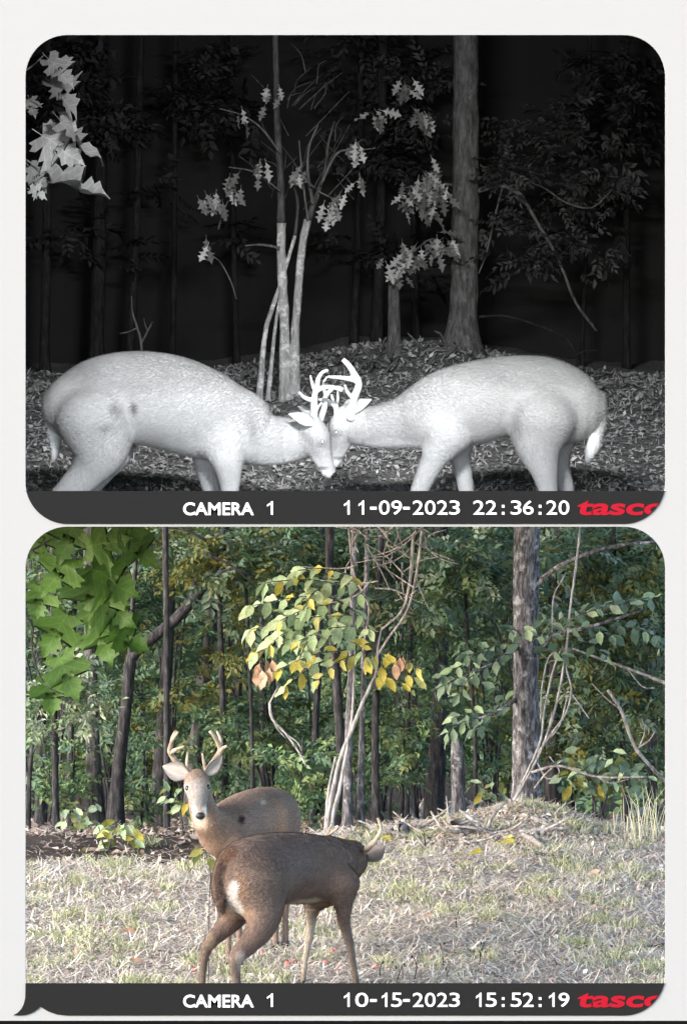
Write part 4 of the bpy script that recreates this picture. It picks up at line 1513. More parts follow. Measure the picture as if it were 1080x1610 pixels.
add_tree('hardwood_tree', 'dark trunk half hidden just right of the big grey trunk', None, 868, 45.2,
         [(868, 1290, 14), (869, 1200, 13), (872, 1100, 10), (876, 950, 9), (880, 800, 9), (885, 300, 7)], 'bark_dark', seg=12)

# -- slim trunks that can be told apart
NAMED = [
    ('slim dark trunk standing alone near the left edge of the wood', 88, 44.2, [(88, 1330, 6), (87, 1250, 5.5), (86, 1150, 5), (84, 1000, 5), (82, 700, 4)], 'bark_dark'),
    ('thick dark trunk left of the leaning pair at the wood edge', 64, 48.0, [(64, 1290, 9), (64, 1180, 8.5), (66, 1000, 8), (68, 500, 7)], 'bark_dark'),
    ('stout dark trunk behind the yellow-green seedling at left', 150, 45.4, [(150, 1300, 15), (149, 1240, 13), (146, 1160, 11), (142, 1000, 10), (138, 400, 8)], 'bark_mid'),
    ('very thin straight pole trunk left of the facing buck', 262, 43.7, [(263, 1300, 5), (262, 1200, 5), (262, 1000, 5), (260, 820, 5), (258, 400, 4)], 'bark_dark'),
    ('thick dark trunk just left of the facing buck antlers', 249, 46.6, [(250, 1300, 12), (252, 1200, 11), (258, 1100, 10), (264, 1020, 9), (268, 800, 9), (270, 300, 8)], 'bark_dark'),
    ('curved dark trunk rising between the facing buck antlers', 300, 48.0, [(302, 1290, 13), (306, 1200, 12), (314, 1120, 11), (322, 1050, 11), (332, 980, 10), (338, 800, 9), (340, 300, 8)], 'bark_mid'),
    ('thin dark trunk behind the facing buck shoulder', 374, 49.0, [(374, 1280, 5.5), (374, 1150, 5), (375, 1000, 5), (377, 600, 4)], 'bark_dark'),
    ('thin trunk with a crook behind the facing buck rump', 413, 50.0, [(414, 1280, 5), (412, 1180, 5), (413, 1100, 4.5), (411, 950, 4), (409, 600, 4)], 'bark_dark'),
    ('dark forked trunk beside the yellowing sapling', 530, 44.3, [(540, 1290, 9), (536, 1200, 8), (530, 1090, 7.5), (524, 980, 7), (518, 880, 7), (520, 780, 7), (522, 400, 5)], 'bark_dark'),
    ('lichen-spotted grey trunk close behind the pale sapling stems', 546, 43.5, [(546, 1290, 8), (547, 1230, 7.5), (548, 1150, 6), (552, 1050, 5), (556, 900, 5), (560, 500, 4)], 'bark_grey'),
    ('slender lichen-grey trunk right of the pale sapling', 567, 43.6, [(566, 1290, 6), (567, 1220, 5), (570, 1120, 4), (574, 1000, 4), (580, 700, 3)], 'bark_grey'),
    ('broad dark trunk in shade between sapling and broken snag', 683, 47.0, [(682, 1275, 17), (686, 1200, 15), (690, 1120, 13), (693, 1000, 12), (696, 500, 10)], 'bark_dark'),
    ('dark trunk with branching top under the vine tangle', 592, 45.5, [(592, 1285, 6), (590, 1180, 6), (592, 1060, 6), (594, 950, 6), (600, 820, 5), (604, 500, 4)], 'bark_dark'),
]
for lab, c_, y_, rows, bk in NAMED:
    t_ = add_tree('hardwood_tree', lab, None, c_, y_, rows, bk, seg=10)
    x_ = (c_ - 540) / F * y_
    crown(t_, [(x_, max(y_, 44.0) + 1.4, 4.6, 1.6, 1.1, 1.6, 110)], 0.16, G_MID)
snag = add_tree('broken_snag', 'short grey broken snag standing left of the big trunk', None, 721, 44.6, [(721, 1265, 12), (720, 1220, 11), (719, 1185, 10.5), (718, 1166, 9), (717, 1160, 3)], 'bark_grey', cat='dead tree')

# leaning tree bending right across the upper left
lean = add_tree('leaning_tree', 'dark trunk bending sharply right across the upper left of the wood', None, 181, 45.0,
                [(182, 1300, 13), (185, 1230, 11), (193, 1150, 10), (201, 1085, 9.5), (206, 1035, 9), (222, 1016, 9), (250, 995, 9), (285, 965, 9), (318, 925, 8), (345, 880, 7), (360, 800, 5)], 'bark_dark',
                limbs=[[(300, 945, 6), (308, 910, 5), (312, 885, 4)], [(204, 1050, 5), (208, 960, 4), (215, 860, 3.5), (220, 760, 3)]], cat='tree')
crown(lean, [B(330, 890, 44.6, 60, 40, .4, 50)], .06, G_OLIVE)
for c0, r0, c1, r1 in [(345, 900, 395, 905), (325, 850, 250, 830), (320, 870, 400, 920)]:
    v, f = px_tube([(c0, r0, 2.5), ((c0 + c1) / 2, (r0 + r1) / 2 - 8, 2), (c1, r1, 1)], 43.9)
    add('limb', v, f, M['bark_dark'], lean)

LANDMARKS = [(45, 'the left edge of the opening'), (90, 'the lone slim left trunk'), (150, 'the stout left trunk'), (190, 'the bending trunk'), (262, 'the thin pole trunk'), (310, 'the facing buck antlers'), (374, 'the facing buck shoulder'),
             (430, 'the facing buck rump'), (480, 'the yellowing sapling leaves'), (530, 'the pale sapling stems'), (575, 'the lichen-grey trunks'), (625, 'the bare vine tangle'), (683, 'the broad shaded trunk'), (721, 'the broken snag'),
             (770, 'the bluish-green bough'), (827, 'the big grey trunk'), (880, 'the hanging vine'), (940, 'the leafy right-hand shrub'), (1000, 'the crooked pale right branch'), (1050, 'the right edge of the opening')]
USED = set()


def where_label(head, col):
    """A label that says beside which landmark it stands; None once every wording there is taken."""
    for c_, nm in sorted(LANDMARKS, key=lambda q: abs(q[0] - col))[:3]:
        rel = 'straight behind' if abs(col - c_) < 9 else ('just left of' if col < c_ else 'just right of')
        lab = head + ' ' + rel + ' ' + nm
        if lab not in USED:
            USED.add(lab)
            return lab
    return None


# slim trunks deep in the wood
deep = []
for i in range(24):
    for _ in range(40):
        y_ = random.uniform(50, 70)
        c_ = random.uniform(-60, 1140)
        if all(abs(c_ - q) > 14 for q in deep):
            break
    deep.append(c_)
    w_ = random.choice([3, 4, 4, 5, 6, 8])
    ln_ = random.gauss(0, 22)
    t_ = add_tree('hardwood_tree', where_label({3: 'thread-thin', 4: 'very slim', 5: 'slim', 6: 'medium', 8: 'thicker'}[w_] + ' distant trunk', c_) or 'slim dark trunk standing deep in the shaded green wood', 'slim trunks deep in the wood', c_, y_,
                  [(c_, 1260, w_), (c_ + ln_ * .4, 1150, w_ * .95), (c_ + ln_ + random.gauss(0, 4), 950, w_ * .85), (c_ + ln_ * 1.5, 600, w_ * .7)], 'bark_dark', seg=7)
    x_ = (c_ - 540) / F * y_
    crown(t_, [(x_, y_, random.uniform(2.0, 4.5), 1.6, 1.4, 2.0, 70)], 0.15, G_MID if i % 2 else G_DEEP)

# flank trees outside the opening, so that the wood goes on to either side
for i in range(18):
    side = -1 if i % 2 else 1
    y_ = random.uniform(44, 70) if side > 0 else random.uniform(60, 76)
    x_ = (random.uniform(5.0, 15.0) if side > 0 else -random.uniform(9.0, 18.0))
    b = np.array([x_, y_, float(gz(x_, y_))])
    t_ = thing('hardwood_tree', 'woodland tree with dark trunk standing beyond the side of the opening', 'tree', b, 'woodland trees to either side')
    r_ = random.uniform(.08, .16)
    v, f = tube([(*(b - [0, 0, .1]), r_ * 1.4), (*(b + [0, 0, .3]), r_), (*(b + [random.gauss(0, .2), 0, 4]), r_ * .8), (*(b + [random.gauss(0, .4), 0, 8]), r_ * .4)], .2, 9, .04)
    add('trunk', v, f, M['bark_mid'], t_)
    crown(t_, [(x_, y_, b[2] + 5.5, 2.4, 2.2, 3.2, 130), (x_, y_, b[2] + 2.5, 2.0, 1.8, 1.6, 50)], 0.2, G_MID)

# understory: leafy shrubs filling the wood behind the trunks
SHRUBS = []
for y_, nn, pal in [(47.5, 6, G_DEEP), (52, 8, G_DEEP), (58, 9, G_MID), (65, 9, G_LIT), (73, 10, G_LIT)]:  # palettes brighten with depth: far sunlight painted into the leaves
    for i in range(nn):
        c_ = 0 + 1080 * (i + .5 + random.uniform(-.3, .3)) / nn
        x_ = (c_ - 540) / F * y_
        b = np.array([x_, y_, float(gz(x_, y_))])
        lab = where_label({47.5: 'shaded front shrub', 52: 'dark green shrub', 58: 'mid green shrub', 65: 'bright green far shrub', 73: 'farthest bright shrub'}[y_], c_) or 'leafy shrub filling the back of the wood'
        t_ = thing('understory_shrub', lab, 'shrub', b, {47.5: 'shaded front shrubs', 52: 'dark shrubs', 58: 'mid green shrubs', 65: 'shrubs tinted as if sunlit', 73: 'farthest shrubs'}[y_])
        mb = MB()
        for k in range(4):
            a = rng.normal(0, .35, 2)
            mb.put(tube([(*b, .014), (b[0] + a[0] * .5, b[1] + a[1] * .5, b[2] + 1.4, .010), (b[0] + a[0] * 1.6, b[1] + a[1], b[2] + 3.2, .005)], .25, 5))
        mb.build('stems', M['bark_dark'], t_)
        lo = 1.0 if y_ < 50 else (0.4 if y_ < 60 else 0.0)
        bl_ = []
        for k in range(8):
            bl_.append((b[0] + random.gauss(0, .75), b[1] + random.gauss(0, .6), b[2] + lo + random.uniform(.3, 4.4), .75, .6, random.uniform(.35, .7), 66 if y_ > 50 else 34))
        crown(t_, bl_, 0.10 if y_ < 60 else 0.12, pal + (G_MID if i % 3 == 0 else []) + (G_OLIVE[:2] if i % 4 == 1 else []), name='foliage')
V, T, K = sprays([(x_, 84 + random.uniform(-4, 6), random.uniform(-4.5, 7.5), 2.8, 2.2, 2.0, 150) for x_ in np.linspace(-26, 26, 72)] +
                 [(x_, 80, -4.2, 2.4, 1.5, 1.2, 130) for x_ in np.linspace(-24, 24, 22)], 0.24, G_LIT + G_MID)
tag(add('distant_woods', V, T, M['foliage'], None, False, K), kind='stuff')

# hanging olive and yellow boughs along the top
def bough(label, y, rows, blobs, pal, bark='bark_dark', leaf=.07, name='leafy_tree'):
    c_ = rows[0][0]
    t_ = add_tree(name, label, None, c_, y, rows, bark, seg=8)
    crown(t_, blobs, leaf, pal)
    return t_


bough('small tree with olive and yellow leaves over the leaning dead tree', 46.0, [(356, 1290, 5), (350, 1100, 5), (344, 900, 4), (340, 700, 3)],
      [B(330, 850, 45.8, 90, 40, .5, 110), B(390, 900, 45.7, 40, 50, .4, 60), B(270, 870, 45.9, 60, 40, .4, 60), B(380, 1020, 46, 50, 35, .4, 34), B(300, 1080, 46.2, 60, 40, .4, 34), B(430, 850, 45.8, 60, 30, .4, 60)], G_OLIVE + G_MID[:2])
bough('small green tree filling the upper left behind the maple leaves', 46.5, [(110, 1290, 5), (112, 1100, 5), (118, 900, 4), (120, 650, 3)],
      [B(120, 880, 46.3, 100, 50, .6, 130), B(200, 960, 46.4, 70, 60, .5, 90), B(90, 1000, 46.3, 70, 60, .5, 90), B(170, 1060, 46.4, 80, 50, .5, 70)], G_MID + G_DEEP)
bough('small tree with whitish-green leaves tinted as if sunlit, standing low at the left edge', 44.8, [(44, 1300, 4), (48, 1200, 3.5), (60, 1120, 3), (75, 1060, 2)],
      [B(85, 1085, 44.0, 50, 34, .25, 75), B(125, 1125, 44.0, 34, 22, .25, 36), B(62, 1135, 44.0, 26, 24, .25, 30), B(105, 1048, 44.0, 44, 24, .25, 36), B(150, 1095, 44.0, 24, 20, .25, 20)], G_PALE, leaf=.065)
bough('small deep green tree filling the upper middle of the wood', 46.8, [(640, 1280, 4.5), (642, 1100, 4), (650, 900, 4), (655, 650, 3)],
      [B(640, 870, 46.6, 90, 45, .6, 130), B(700, 930, 46.4, 70, 55, .5, 100), B(650, 1010, 46.6, 60, 40, .4, 50), B(740, 870, 46.5, 50, 40, .5, 70), B(560, 860, 46.7, 60, 40, .5, 70), B(480, 860, 46.7, 70, 35, .5, 70)], G_MID + G_DEEP)
bough('slim tree with dark drooping leaves right of the big trunk', 45.0, [(985, 1290, 5), (980, 1180, 4.5), (970, 1050, 4), (965, 850, 3.5), (960, 650, 3)],
      [B(960, 1150, 44.8, 80, 40, .5, 85), B(1020, 1100, 44.7, 50, 60, .5, 80), B(900, 1180, 44.8, 45, 30, .4, 36), B(1000, 1200, 44.7, 60, 30, .4, 50)], G_DEEP + G_OLIVE[:2] + G_BLUE)

bough('small leafy tree at the top between the leaning dead tree and the sapling', 45.0, [(398, 1290, 3.5), (396, 1150, 3), (390, 1000, 3), (384, 850, 2.5)],
      [B(380, 860, 44.8, 70, 40, .4, 90), B(330, 900, 44.9, 60, 30, .4, 44), B(420, 860, 44.7, 60, 30, .4, 60), B(300, 850, 44.9, 60, 25, .4, 44), B(360, 960, 45, 50, 30, .4, 30), B(240, 850, 45.2, 40, 25, .4, 24)], G_OLIVE[:2] + G_MID + G_BLUE, leaf=.075)
bough('small mid green tree between the sapling and the big grey trunk', 45.2, [(748, 1275, 4), (746, 1150, 3.5), (735, 1000, 3), (728, 860, 2.5)],
      [B(720, 870, 45, 70, 40, .4, 90), B(690, 930, 45, 50, 40, .4, 60), B(760, 920, 45.1, 40, 40, .4, 44), B(640, 960, 45.2, 50, 30, .4, 34), B(720, 1000, 45.2, 50, 30, .4, 34), B(660, 1080, 45.6, 50, 30, .4, 28), B(600, 1060, 45.8, 40, 30, .4, 16)], G_MID + G_BLUE, leaf=.075)
bough('low spreading green tree in the shade behind the facing buck', 47.4, [(350, 1290, 4), (352, 1200, 3.5), (356, 1100, 3), (360, 1000, 2.5)],
      [B(340, 1120, 47.2, 60, 30, .4, 44), B(420, 1110, 47.2, 60, 34, .4, 50), B(390, 1180, 47.3, 60, 26, .4, 36), B(470, 1190, 47.5, 50, 34, .4, 40), B(300, 1180, 47.4, 40, 26, .4, 20), B(230, 1150, 47.4, 40, 26, .4, 20), B(440, 1250, 47.6, 50, 20, .4, 24)], G_MID + G_LIT[2:3])
bough('low spreading green tree in the shade left of the broken snag', 47.6, [(632, 1285, 4), (630, 1200, 3.5), (628, 1120, 3), (625, 1040, 2.5)],
      [B(620, 1140, 47.4, 50, 30, .4, 36), B(690, 1120, 46.4, 50, 26, .4, 30), B(650, 1060, 47.4, 60, 30, .4, 36), B(740, 1130, 47.2, 50, 30, .4, 34), B(660, 1210, 47.6, 60, 24, .4, 24), B(760, 1200, 47.0, 40, 24, .4, 24)], G_MID)

for lab, c_, y_, bl_, pal in [
    ('low green bush at the wood edge behind the facing buck rump', 470, 43.8, [(470, 1235, 34, 26, 26), (440, 1200, 30, 24, 20), (500, 1190, 30, 30, 20), (480, 1270, 40, 16, 20)], G_MID + G_LIT),
    ('low bright bush between the stout left trunk and the pole trunk', 222, 45.6, [(222, 1240, 28, 34, 30), (215, 1170, 30, 34, 26), (235, 1280, 26, 14, 14)], G_MID + G_LIT),
    ('low bright bush at the far left of the wood edge', 112, 45.2, [(112, 1240, 26, 36, 30), (104, 1180, 30, 26, 22), (60, 1230, 24, 36, 24)], G_LIT + G_MID),
    ('low green bush behind the facing buck neck', 350, 46.0, [(352, 1210, 30, 30, 30), (376, 1160, 30, 24, 22), (345, 1130, 36, 20, 22)], G_LIT + G_MID),
    ('bright low bush between the sapling stems and the shaded trunk', 630, 46.4, [(620, 1225, 34, 24, 26), (650, 1170, 36, 28, 26), (610, 1160, 30, 26, 18)], G_MID + G_LIT)]:
    bough(lab, y_, [(c_, 1290, 2.5), (c_ + 3, 1230, 2), (c_ + 6, 1160, 1.5)], [B(a, b_, y_ - .1, rc, rr, .3, n_) for a, b_, rc, rr, n_ in bl_], pal, leaf=.07, name='bush')

# -- pale yellowing sapling in the middle
YS = 41.6
sap = thing('pawpaw_sapling', 'pale-stemmed sapling with large yellowing leaves in the middle of the wood edge', 'tree', base_on_ground(514, YS))
b = base_on_ground(514, YS)
for rows in ([(513, 1318, 5.5), (516, 1285, 5), (524, 1240, 4.6), (536, 1190, 4.2), (552, 1150, 4), (568, 1110, 3.6), (584, 1075, 3.2), (592, 1055, 3), (594, 1020, 2.2), (600, 985, 1.6)],
             [(520, 1318, 5), (524, 1280, 4.6), (532, 1250, 4.2), (541, 1200, 3.6), (549, 1155, 3), (554, 1120, 2.6), (557, 1040, 2.2), (556, 960, 2), (548, 925, 1.4), (540, 900, 1)],
             [(508, 1318, 4), (512, 1300, 3.4), (516, 1250, 3), (520, 1225, 2.4), (528, 1190, 2)]):
    v, f = px_tube([(q[0], q[1], q[2] * .82) for q in rows], YS, .03, 8, .06)
    add('stem', v, f, M['bark_pale'], sap)
for rows in ([(592, 1055, 2.6), (606, 1046, 2), (625, 1035, 1.6), (648, 1030, 1)], [(590, 1060, 2.4), (612, 1058, 1.6), (636, 1060, 1.2)], [(556, 1010, 2), (520, 1000, 1.6), (470, 985, 1.3), (420, 990, .9)],
             [(556, 960, 2), (520, 940, 1.6), (470, 930, 1.2), (425, 925, .9)], [(557, 1040, 2), (520, 1040, 1.6), (470, 1050, 1.2), (425, 1045, 1)], [(548, 925, 1.6), (520, 905, 1.2), (480, 895, 1)]):
    v, f = px_tube(rows, YS, .03, 6)
    add('twig', v, f, M['bark_mid'], sap)
sp_pale, sp_yel, sp_br = [], [], []
tw = []
for (a, b_, dy) in [((552, 905), (468, 893), -.1), ((540, 920), (420, 912), -.25), ((552, 938), (398, 948), .1), ((530, 950), (440, 972), -.35), ((552, 968), (395, 986), -.1), ((556, 985), (470, 1004), -.4), ((540, 1000), (405, 1022), .05),
                    ((552, 1010), (575, 1030), -.3), ((545, 1022), (440, 1048), -.25), ((556, 1030), (500, 1066), -.35), ((470, 990), (425, 1010), -.4), ((556, 960), (580, 985), -.2), ((548, 910), (566, 930), -.2), ((520, 1035), (450, 1075), -.1),
                    ((505, 925), (480, 950), -.45), ((490, 1005), (470, 1035), -.5)]:
    tw.append([P(a[0], a[1], YS + dy * .3), P((a[0] + b_[0]) / 2, (a[1] + b_[1]) / 2 - 5, YS + dy * .7), P(b_[0], b_[1] + 4, YS + dy)])
for pos, d in spray_spots(tw, gap=0.058):
    r_ = ROW0 + (HC - pos[2]) / pos[1] * F
    (sp_yel if random.random() < (.14 + .5 * float(sstep(990, 1050, r_))) else sp_pale).append((pos, d + np.array([-.15, -.35, -.25])))
mb = MB()
for t_ in tw:
    mb.put(tube([(*q, .004) for q in t_], .05, 5))
mb.build('twigs', M['bark_mid'], sap)
for c_, r_ in [(408, 1052), (418, 1046), (412, 1062), (424, 1058), (404, 1060), (416, 1070), (428, 1046)]:
    sp_br.append((P(c_, r_ - 8, YS - .3), np.array([random.gauss(0, .3), -.2, -.9])))
for c_, r_ in [(590, 1032), (604, 1030), (600, 1046), (640, 1062), (650, 1066), (612, 1030), (584, 1038), (645, 1042), (632, 1075), (655, 1050)]:
    sp_yel.append((P(c_, r_, YS - .2), np.array([random.gauss(.2, .5), -.4, -.5])))
for c_, r_ in [(628, 1034), (634, 1032), (622, 1042)]:
    sp_br.append((P(c_, r_, YS - .25), np.array([random.gauss(0, .2), -.2, -.95])))
for c_, r_ in [(600, 1060), (607, 1066)]:
    sp_yel.append((P(c_, r_, YS), np.array([random.gauss(0, .5), -.4, -.5])))
leafy(sap, ['pale'], sp_pale, .15, face=(-.2, -.6, .75), spread=.35)
leafy(sap, ['yellow'], sp_yel, .125, face=(-.2, -.6, .7), spread=.35)
leafy(sap, ['brown'], sp_br, .13, face=(0, -1, .2), spread=.5)

# -- broad maple leaves close at the upper left
YM = 31.0
mx_, my_ = -3.0, 31.6
mp = thing('maple_sapling', 'maple sapling whose big green lobed leaves hang close at upper left', 'tree', (mx_, my_, float(gz(mx_, my_))))
v, f = tube([(mx_, my_, float(gz(mx_, my_)) - .05, .05), (mx_ + .05, my_, 1.0, .04), (mx_ + .02, my_, 2.0, .035), (mx_ + .1, my_, 2.55, .025)], .08, 9, .03)
add('trunk', v, f, M['bark_mid'], mp)
for rows in ([(-280, 900, 5, .5), (-100, 850, 4, .2), (48, 866, 2.2), (75, 895, 1.8), (96, 926, 1.2)], [(-280, 980, 5, .5), (-60, 955, 3.5, .2), (42, 972, 2), (50, 1020, 1.8), (62, 1062, 1.6), (82, 1085, 1.3), (128, 1099, 1)],
             [(48, 866, 2), (110, 838, 1.4), (150, 870, 1)], [(100, 925, 1.4), (150, 935, 1.2), (200, 955, 1), (245, 1000, .8)]):
    v, f = px_tube(rows, YM, .03, 7)
    add('twig', v, f, M['bark_dark'], mp)
for c_, r_, ln_, ang in [(168, 852, 76, 15), (106, 850, 80, 245), (182, 912, 92, -25), (224, 868, 70, -40), (88, 905, 80, 228), (146, 945, 96, 258), (180, 962, 84, -38), (86, 1000, 84, 240),
                         (165, 1010, 80, -75), (204, 1008, 74, -20), (108, 1066, 80, -65), (80, 1096, 66, 275), (62, 850, 66, 250), (205, 835, 64, -10), (60, 948, 60, 262)]:
    a = R(ang)
    d = np.array([math.cos(a), random.gauss(-.15, .15), math.sin(a)])
    n_ = np.array([random.gauss(.1, .25), -1, random.gauss(.35, .3)])
    place('leaf', random.choice(LEAF['maple']), mp, P(c_ - 0.45 * ln_ * math.cos(a), r_ + 0.45 * ln_ * math.sin(a), YM + random.uniform(-.35, .3)), rot_from(d, n_), ln_ * YM / F)

# -- vines
def vine(name, label, y, strands, mat='bark_pale', cat='vine', group=None):
    b = base_on_ground(strands[0][0][0], y)
    t_ = thing(name, label, cat, P(strands[0][0][0], strands[0][0][1], y), group)
    for rows in strands:
        v, f = px_tube(rows, y, .03, 6, .05)
        add('strand', v, f, M[mat], t_)
    return t_


vine('hanging_vine', 'long pale vine hanging in loops in front of the big trunk', 43.2, [
    [(806, 1262, 2.6), (822, 1235, 2.4), (846, 1190, 2.2), (862, 1150, 2), (876, 1100, 1.9), (889, 1030, 1.8), (896, 960, 1.8), (904, 900, 1.8), (911, 840, 1.8), (914, 780, 1.6)],
    [(812, 1250, 2), (848, 1170, 1.8), (855, 1120, 1.6), (868, 1060, 1.6), (878, 1030, 1.4), (882, 1020, 1)],
    [(840, 1190, 1.6), (870, 1150, 1.6), (890, 1120, 1.5), (898, 1085, 1.5), (890, 1050, 1.4), (892, 1020, 1.3)],
    [(868, 1120, 1.4), (862, 1160, 1.4), (880, 1140, 1.3), (892, 1095, 1.2)],
    [(868, 1000, 1.2), (870, 940, 1.2), (882, 915, 1), (890, 900, 1)],
    [(850, 1130, 1.2), (852, 1080, 1.2), (862, 1035, 1.1), (874, 1025, 1)],
    [(898, 1090, 1.2), (912, 1110, 1.1), (926, 1130, .9)],
    [(845, 1200, 1.4), (860, 1225, 1.3), (880, 1215, 1.2), (864, 1190, 1)]])
st = []
for _ in range(46):
    c_, r_ = random.uniform(545, 665), random.uniform(800, 930)
    a = random.uniform(0, 6.28)
    L_ = random.uniform(35, 95)
    st.append([(c_, r_, 1.3, random.uniform(-.2, .2)), (c_ + L_ * .4 * math.cos(a) + random.gauss(0, 8), r_ + L_ * .4 * math.sin(a) + random.gauss(0, 8), 1.2), (c_ + L_ * math.cos(a + random.gauss(0, .4)), r_ + L_ * .8 * math.sin(a), .7)])
for rows in ([(548, 830, 1.6), (556, 900, 1.6), (575, 940, 1.8), (580, 965, 1.5), (572, 1010, 1.2), (568, 1050, 1)], [(664, 830, 2.4), (655, 900, 2.2), (640, 960, 2), (610, 1005, 2), (588, 1040, 1.8)],
             [(650, 840, 3), (645, 910, 2.6), (632, 960, 2), (600, 990, 1.6)], [(590, 925, 1.5), (620, 928, 1.4), (655, 945, 1.2)]):
    st.append(rows)
vine('vine_tangle', 'tangle of bare grey vine twigs hanging at the top centre of the wood', 42.9, st, 'deadwood')
vine('bare_branch', 'bare whitish dead branch drooping beside the yellowing sapling', 41.4, [[(424, 1106, 2.2), (428, 1130, 2.4), (450, 1155, 2), (468, 1180, 1.8), (482, 1206, 1.4)], [(428, 1130, 1.2), (436, 1146, 1.1), (450, 1162, .8)],
     [(450, 1155, 1.1), (468, 1168, 1), (474, 1182, .7)], [(424, 1106, 1.6), (432, 1090, 1.2), (440, 1075, 1)]], 'bark_pale', 'branch')
vine('bare_branch', 'bare pale crooked branch reaching down at the right edge', 43.4, [[(955, 1085, 2.6), (975, 1115, 2.8), (988, 1150, 3), (1000, 1178, 3), (1018, 1200, 3), (1045, 1228, 3.2), (1090, 1262, 3.4)], [(1000, 1178, 1.6), (1020, 1165, 1.3), (1030, 1150, .9)],
     [(975, 1115, 1.6), (955, 1100, 1.2), (930, 1075, .9)], [(1000, 1185, 1.2), (1014, 1150, 1), (1008, 1130, .7)]], 'deadwood', 'branch')
vine('bare_branch', 'bare grey branch leaning over the vine at the upper right', 43.4, [[(900, 1020, 1.6), (960, 1042, 2.2), (1010, 1060, 2.6), (1060, 1080, 3)], [(985, 1050, 1.2), (1010, 1080, 1), (1030, 1082, .8)]], 'deadwood', 'branch')
vine('bare_branch', 'thin bare horizontal branch just above the mound', 42.6, [[(835, 1215, 2.4), (880, 1205, 2.2), (940, 1222, 2), (1016, 1222, 1.3)], [(840, 1240, 1.6), (860, 1215, 1.5), (885, 1195, 1)], [(940, 1222, 1.2), (960, 1232, 1), (990, 1225, .6)]], 'deadwood', 'branch')

# -- low plants at the wood edge
def low_plant(name, label, col, y, stems, spots, kinds, size):
    b = base_on_ground(col, y)
    t_ = thing(name, label, 'plant', b)
    for rows in stems:
        p = [(*b, rows[0][2] * y / F)] + [(*P(r_[0], r_[1], y), r_[2] * y / F) for r_ in rows]
        v, f = tube(p, .04, 5)
        add('stem', v, f, M['bark_mid'], t_)
    sp = [(P(c_, r_, y - random.uniform(-.1, .15)), np.array([random.gauss(dx, .4), -.5, random.gauss(-.15, .3)])) for c_, r_, dx in spots]
    leafy(t_, kinds, sp, size, face=(0, -.6, .8), spread=.4)
    return t_


def around(c, r, rc, rr, n):
    return [(c + random.uniform(-1, 1) * rc, r + random.uniform(-1, 1) * rr, random.choice([-.7, .7])) for _ in range(n)]


low_plant('seedling', 'yellow-green seedling with rounded leaves at the left wood edge', 172, 41.0, [[(170, 1340, 1.5), (178, 1310, 1.2), (190, 1290, .8)], [(165, 1335, 1.4), (155, 1300, 1)]],
          around(185, 1305, 32, 18, 22) + around(150, 1338, 20, 14, 12), ['pale', 'pale', 'yellow', 'olive'], .11)
low_plant('seedling', 'taller sparse seedling left of the rounded one', 128, 42.4, [[(128, 1300, 1.4), (124, 1275, 1.2), (118, 1262, .8)]], around(125, 1282, 26, 20, 22), ['pale', 'olive', 'blue'], .10)
low_plant('seedling', 'thin sapling with round pale leaves beside the facing buck cheek', 288, 42.0, [[(288, 1310, 1.4), (282, 1270, 1.2), (276, 1245, .8)], [(286, 1320, 1.2), (296, 1290, .8)]],
          around(275, 1250, 14, 12, 8) + around(290, 1272, 14, 10, 10), ['pale', 'pale', 'olive'], .10)
low_plant('seedling', 'little plant with one bright yellow leaf below the facing buck chest', 328, 33.0, [[(329, 1420, .9), (331, 1370, .8), (322, 1338, .6)]], [(318, 1336, -1), (316, 1334, -1), (322, 1340, .6), (314, 1342, -.6), (326, 1350, .6)], ['yellow', 'yellow', 'olive'], .09)
low_plant('shrub', 'leafy shrub with mid green leaves at the foot of the right wood edge', 940, 43.0, [[(935, 1270, 1.8), (925, 1230, 1.4), (905, 1205, 1)], [(950, 1265, 1.8), (965, 1230, 1.4), (985, 1210, 1)], [(945, 1260, 1.5), (945, 1220, 1)]],
          around(905, 1218, 35, 22, 30) + around(975, 1222, 45, 22, 36) + around(935, 1195, 50, 14, 20), ['blue', 'blue', 'olive', 'pale'], .12)
low_plant('shrub', 'small leafy shrub between the broken snag and the big trunk', 765, 43.6, [[(765, 1262, 1.4), (760, 1235, 1), (750, 1215, .7)]], around(765, 1245, 30, 18, 22), ['blue', 'olive'], .09)
low_plant('seedling', 'bright green weed at the foot of the lichen-grey trunk', 566, 42.0, [[(566, 1308, 1.1), (563, 1290, .8)]], around(563, 1300, 8, 9, 9), ['olive', 'blue'], .07)

# ------------------------------------------------------------------ fallen wood, fruit, single leaves
def on_ground(col, row):
    """Where the line of sight meets the daylight ground."""
    lo, hi = 29.5, 60.0
    f_ = lambda y: P(col, row, y)[2] - float(gz((col - 540) / F * y, y))
    for _ in range(50):
        m_ = (lo + hi) / 2
        if f_(m_) > 0:
            lo = m_
        else:
            hi = m_
    return P(col, row, (lo + hi) / 2)


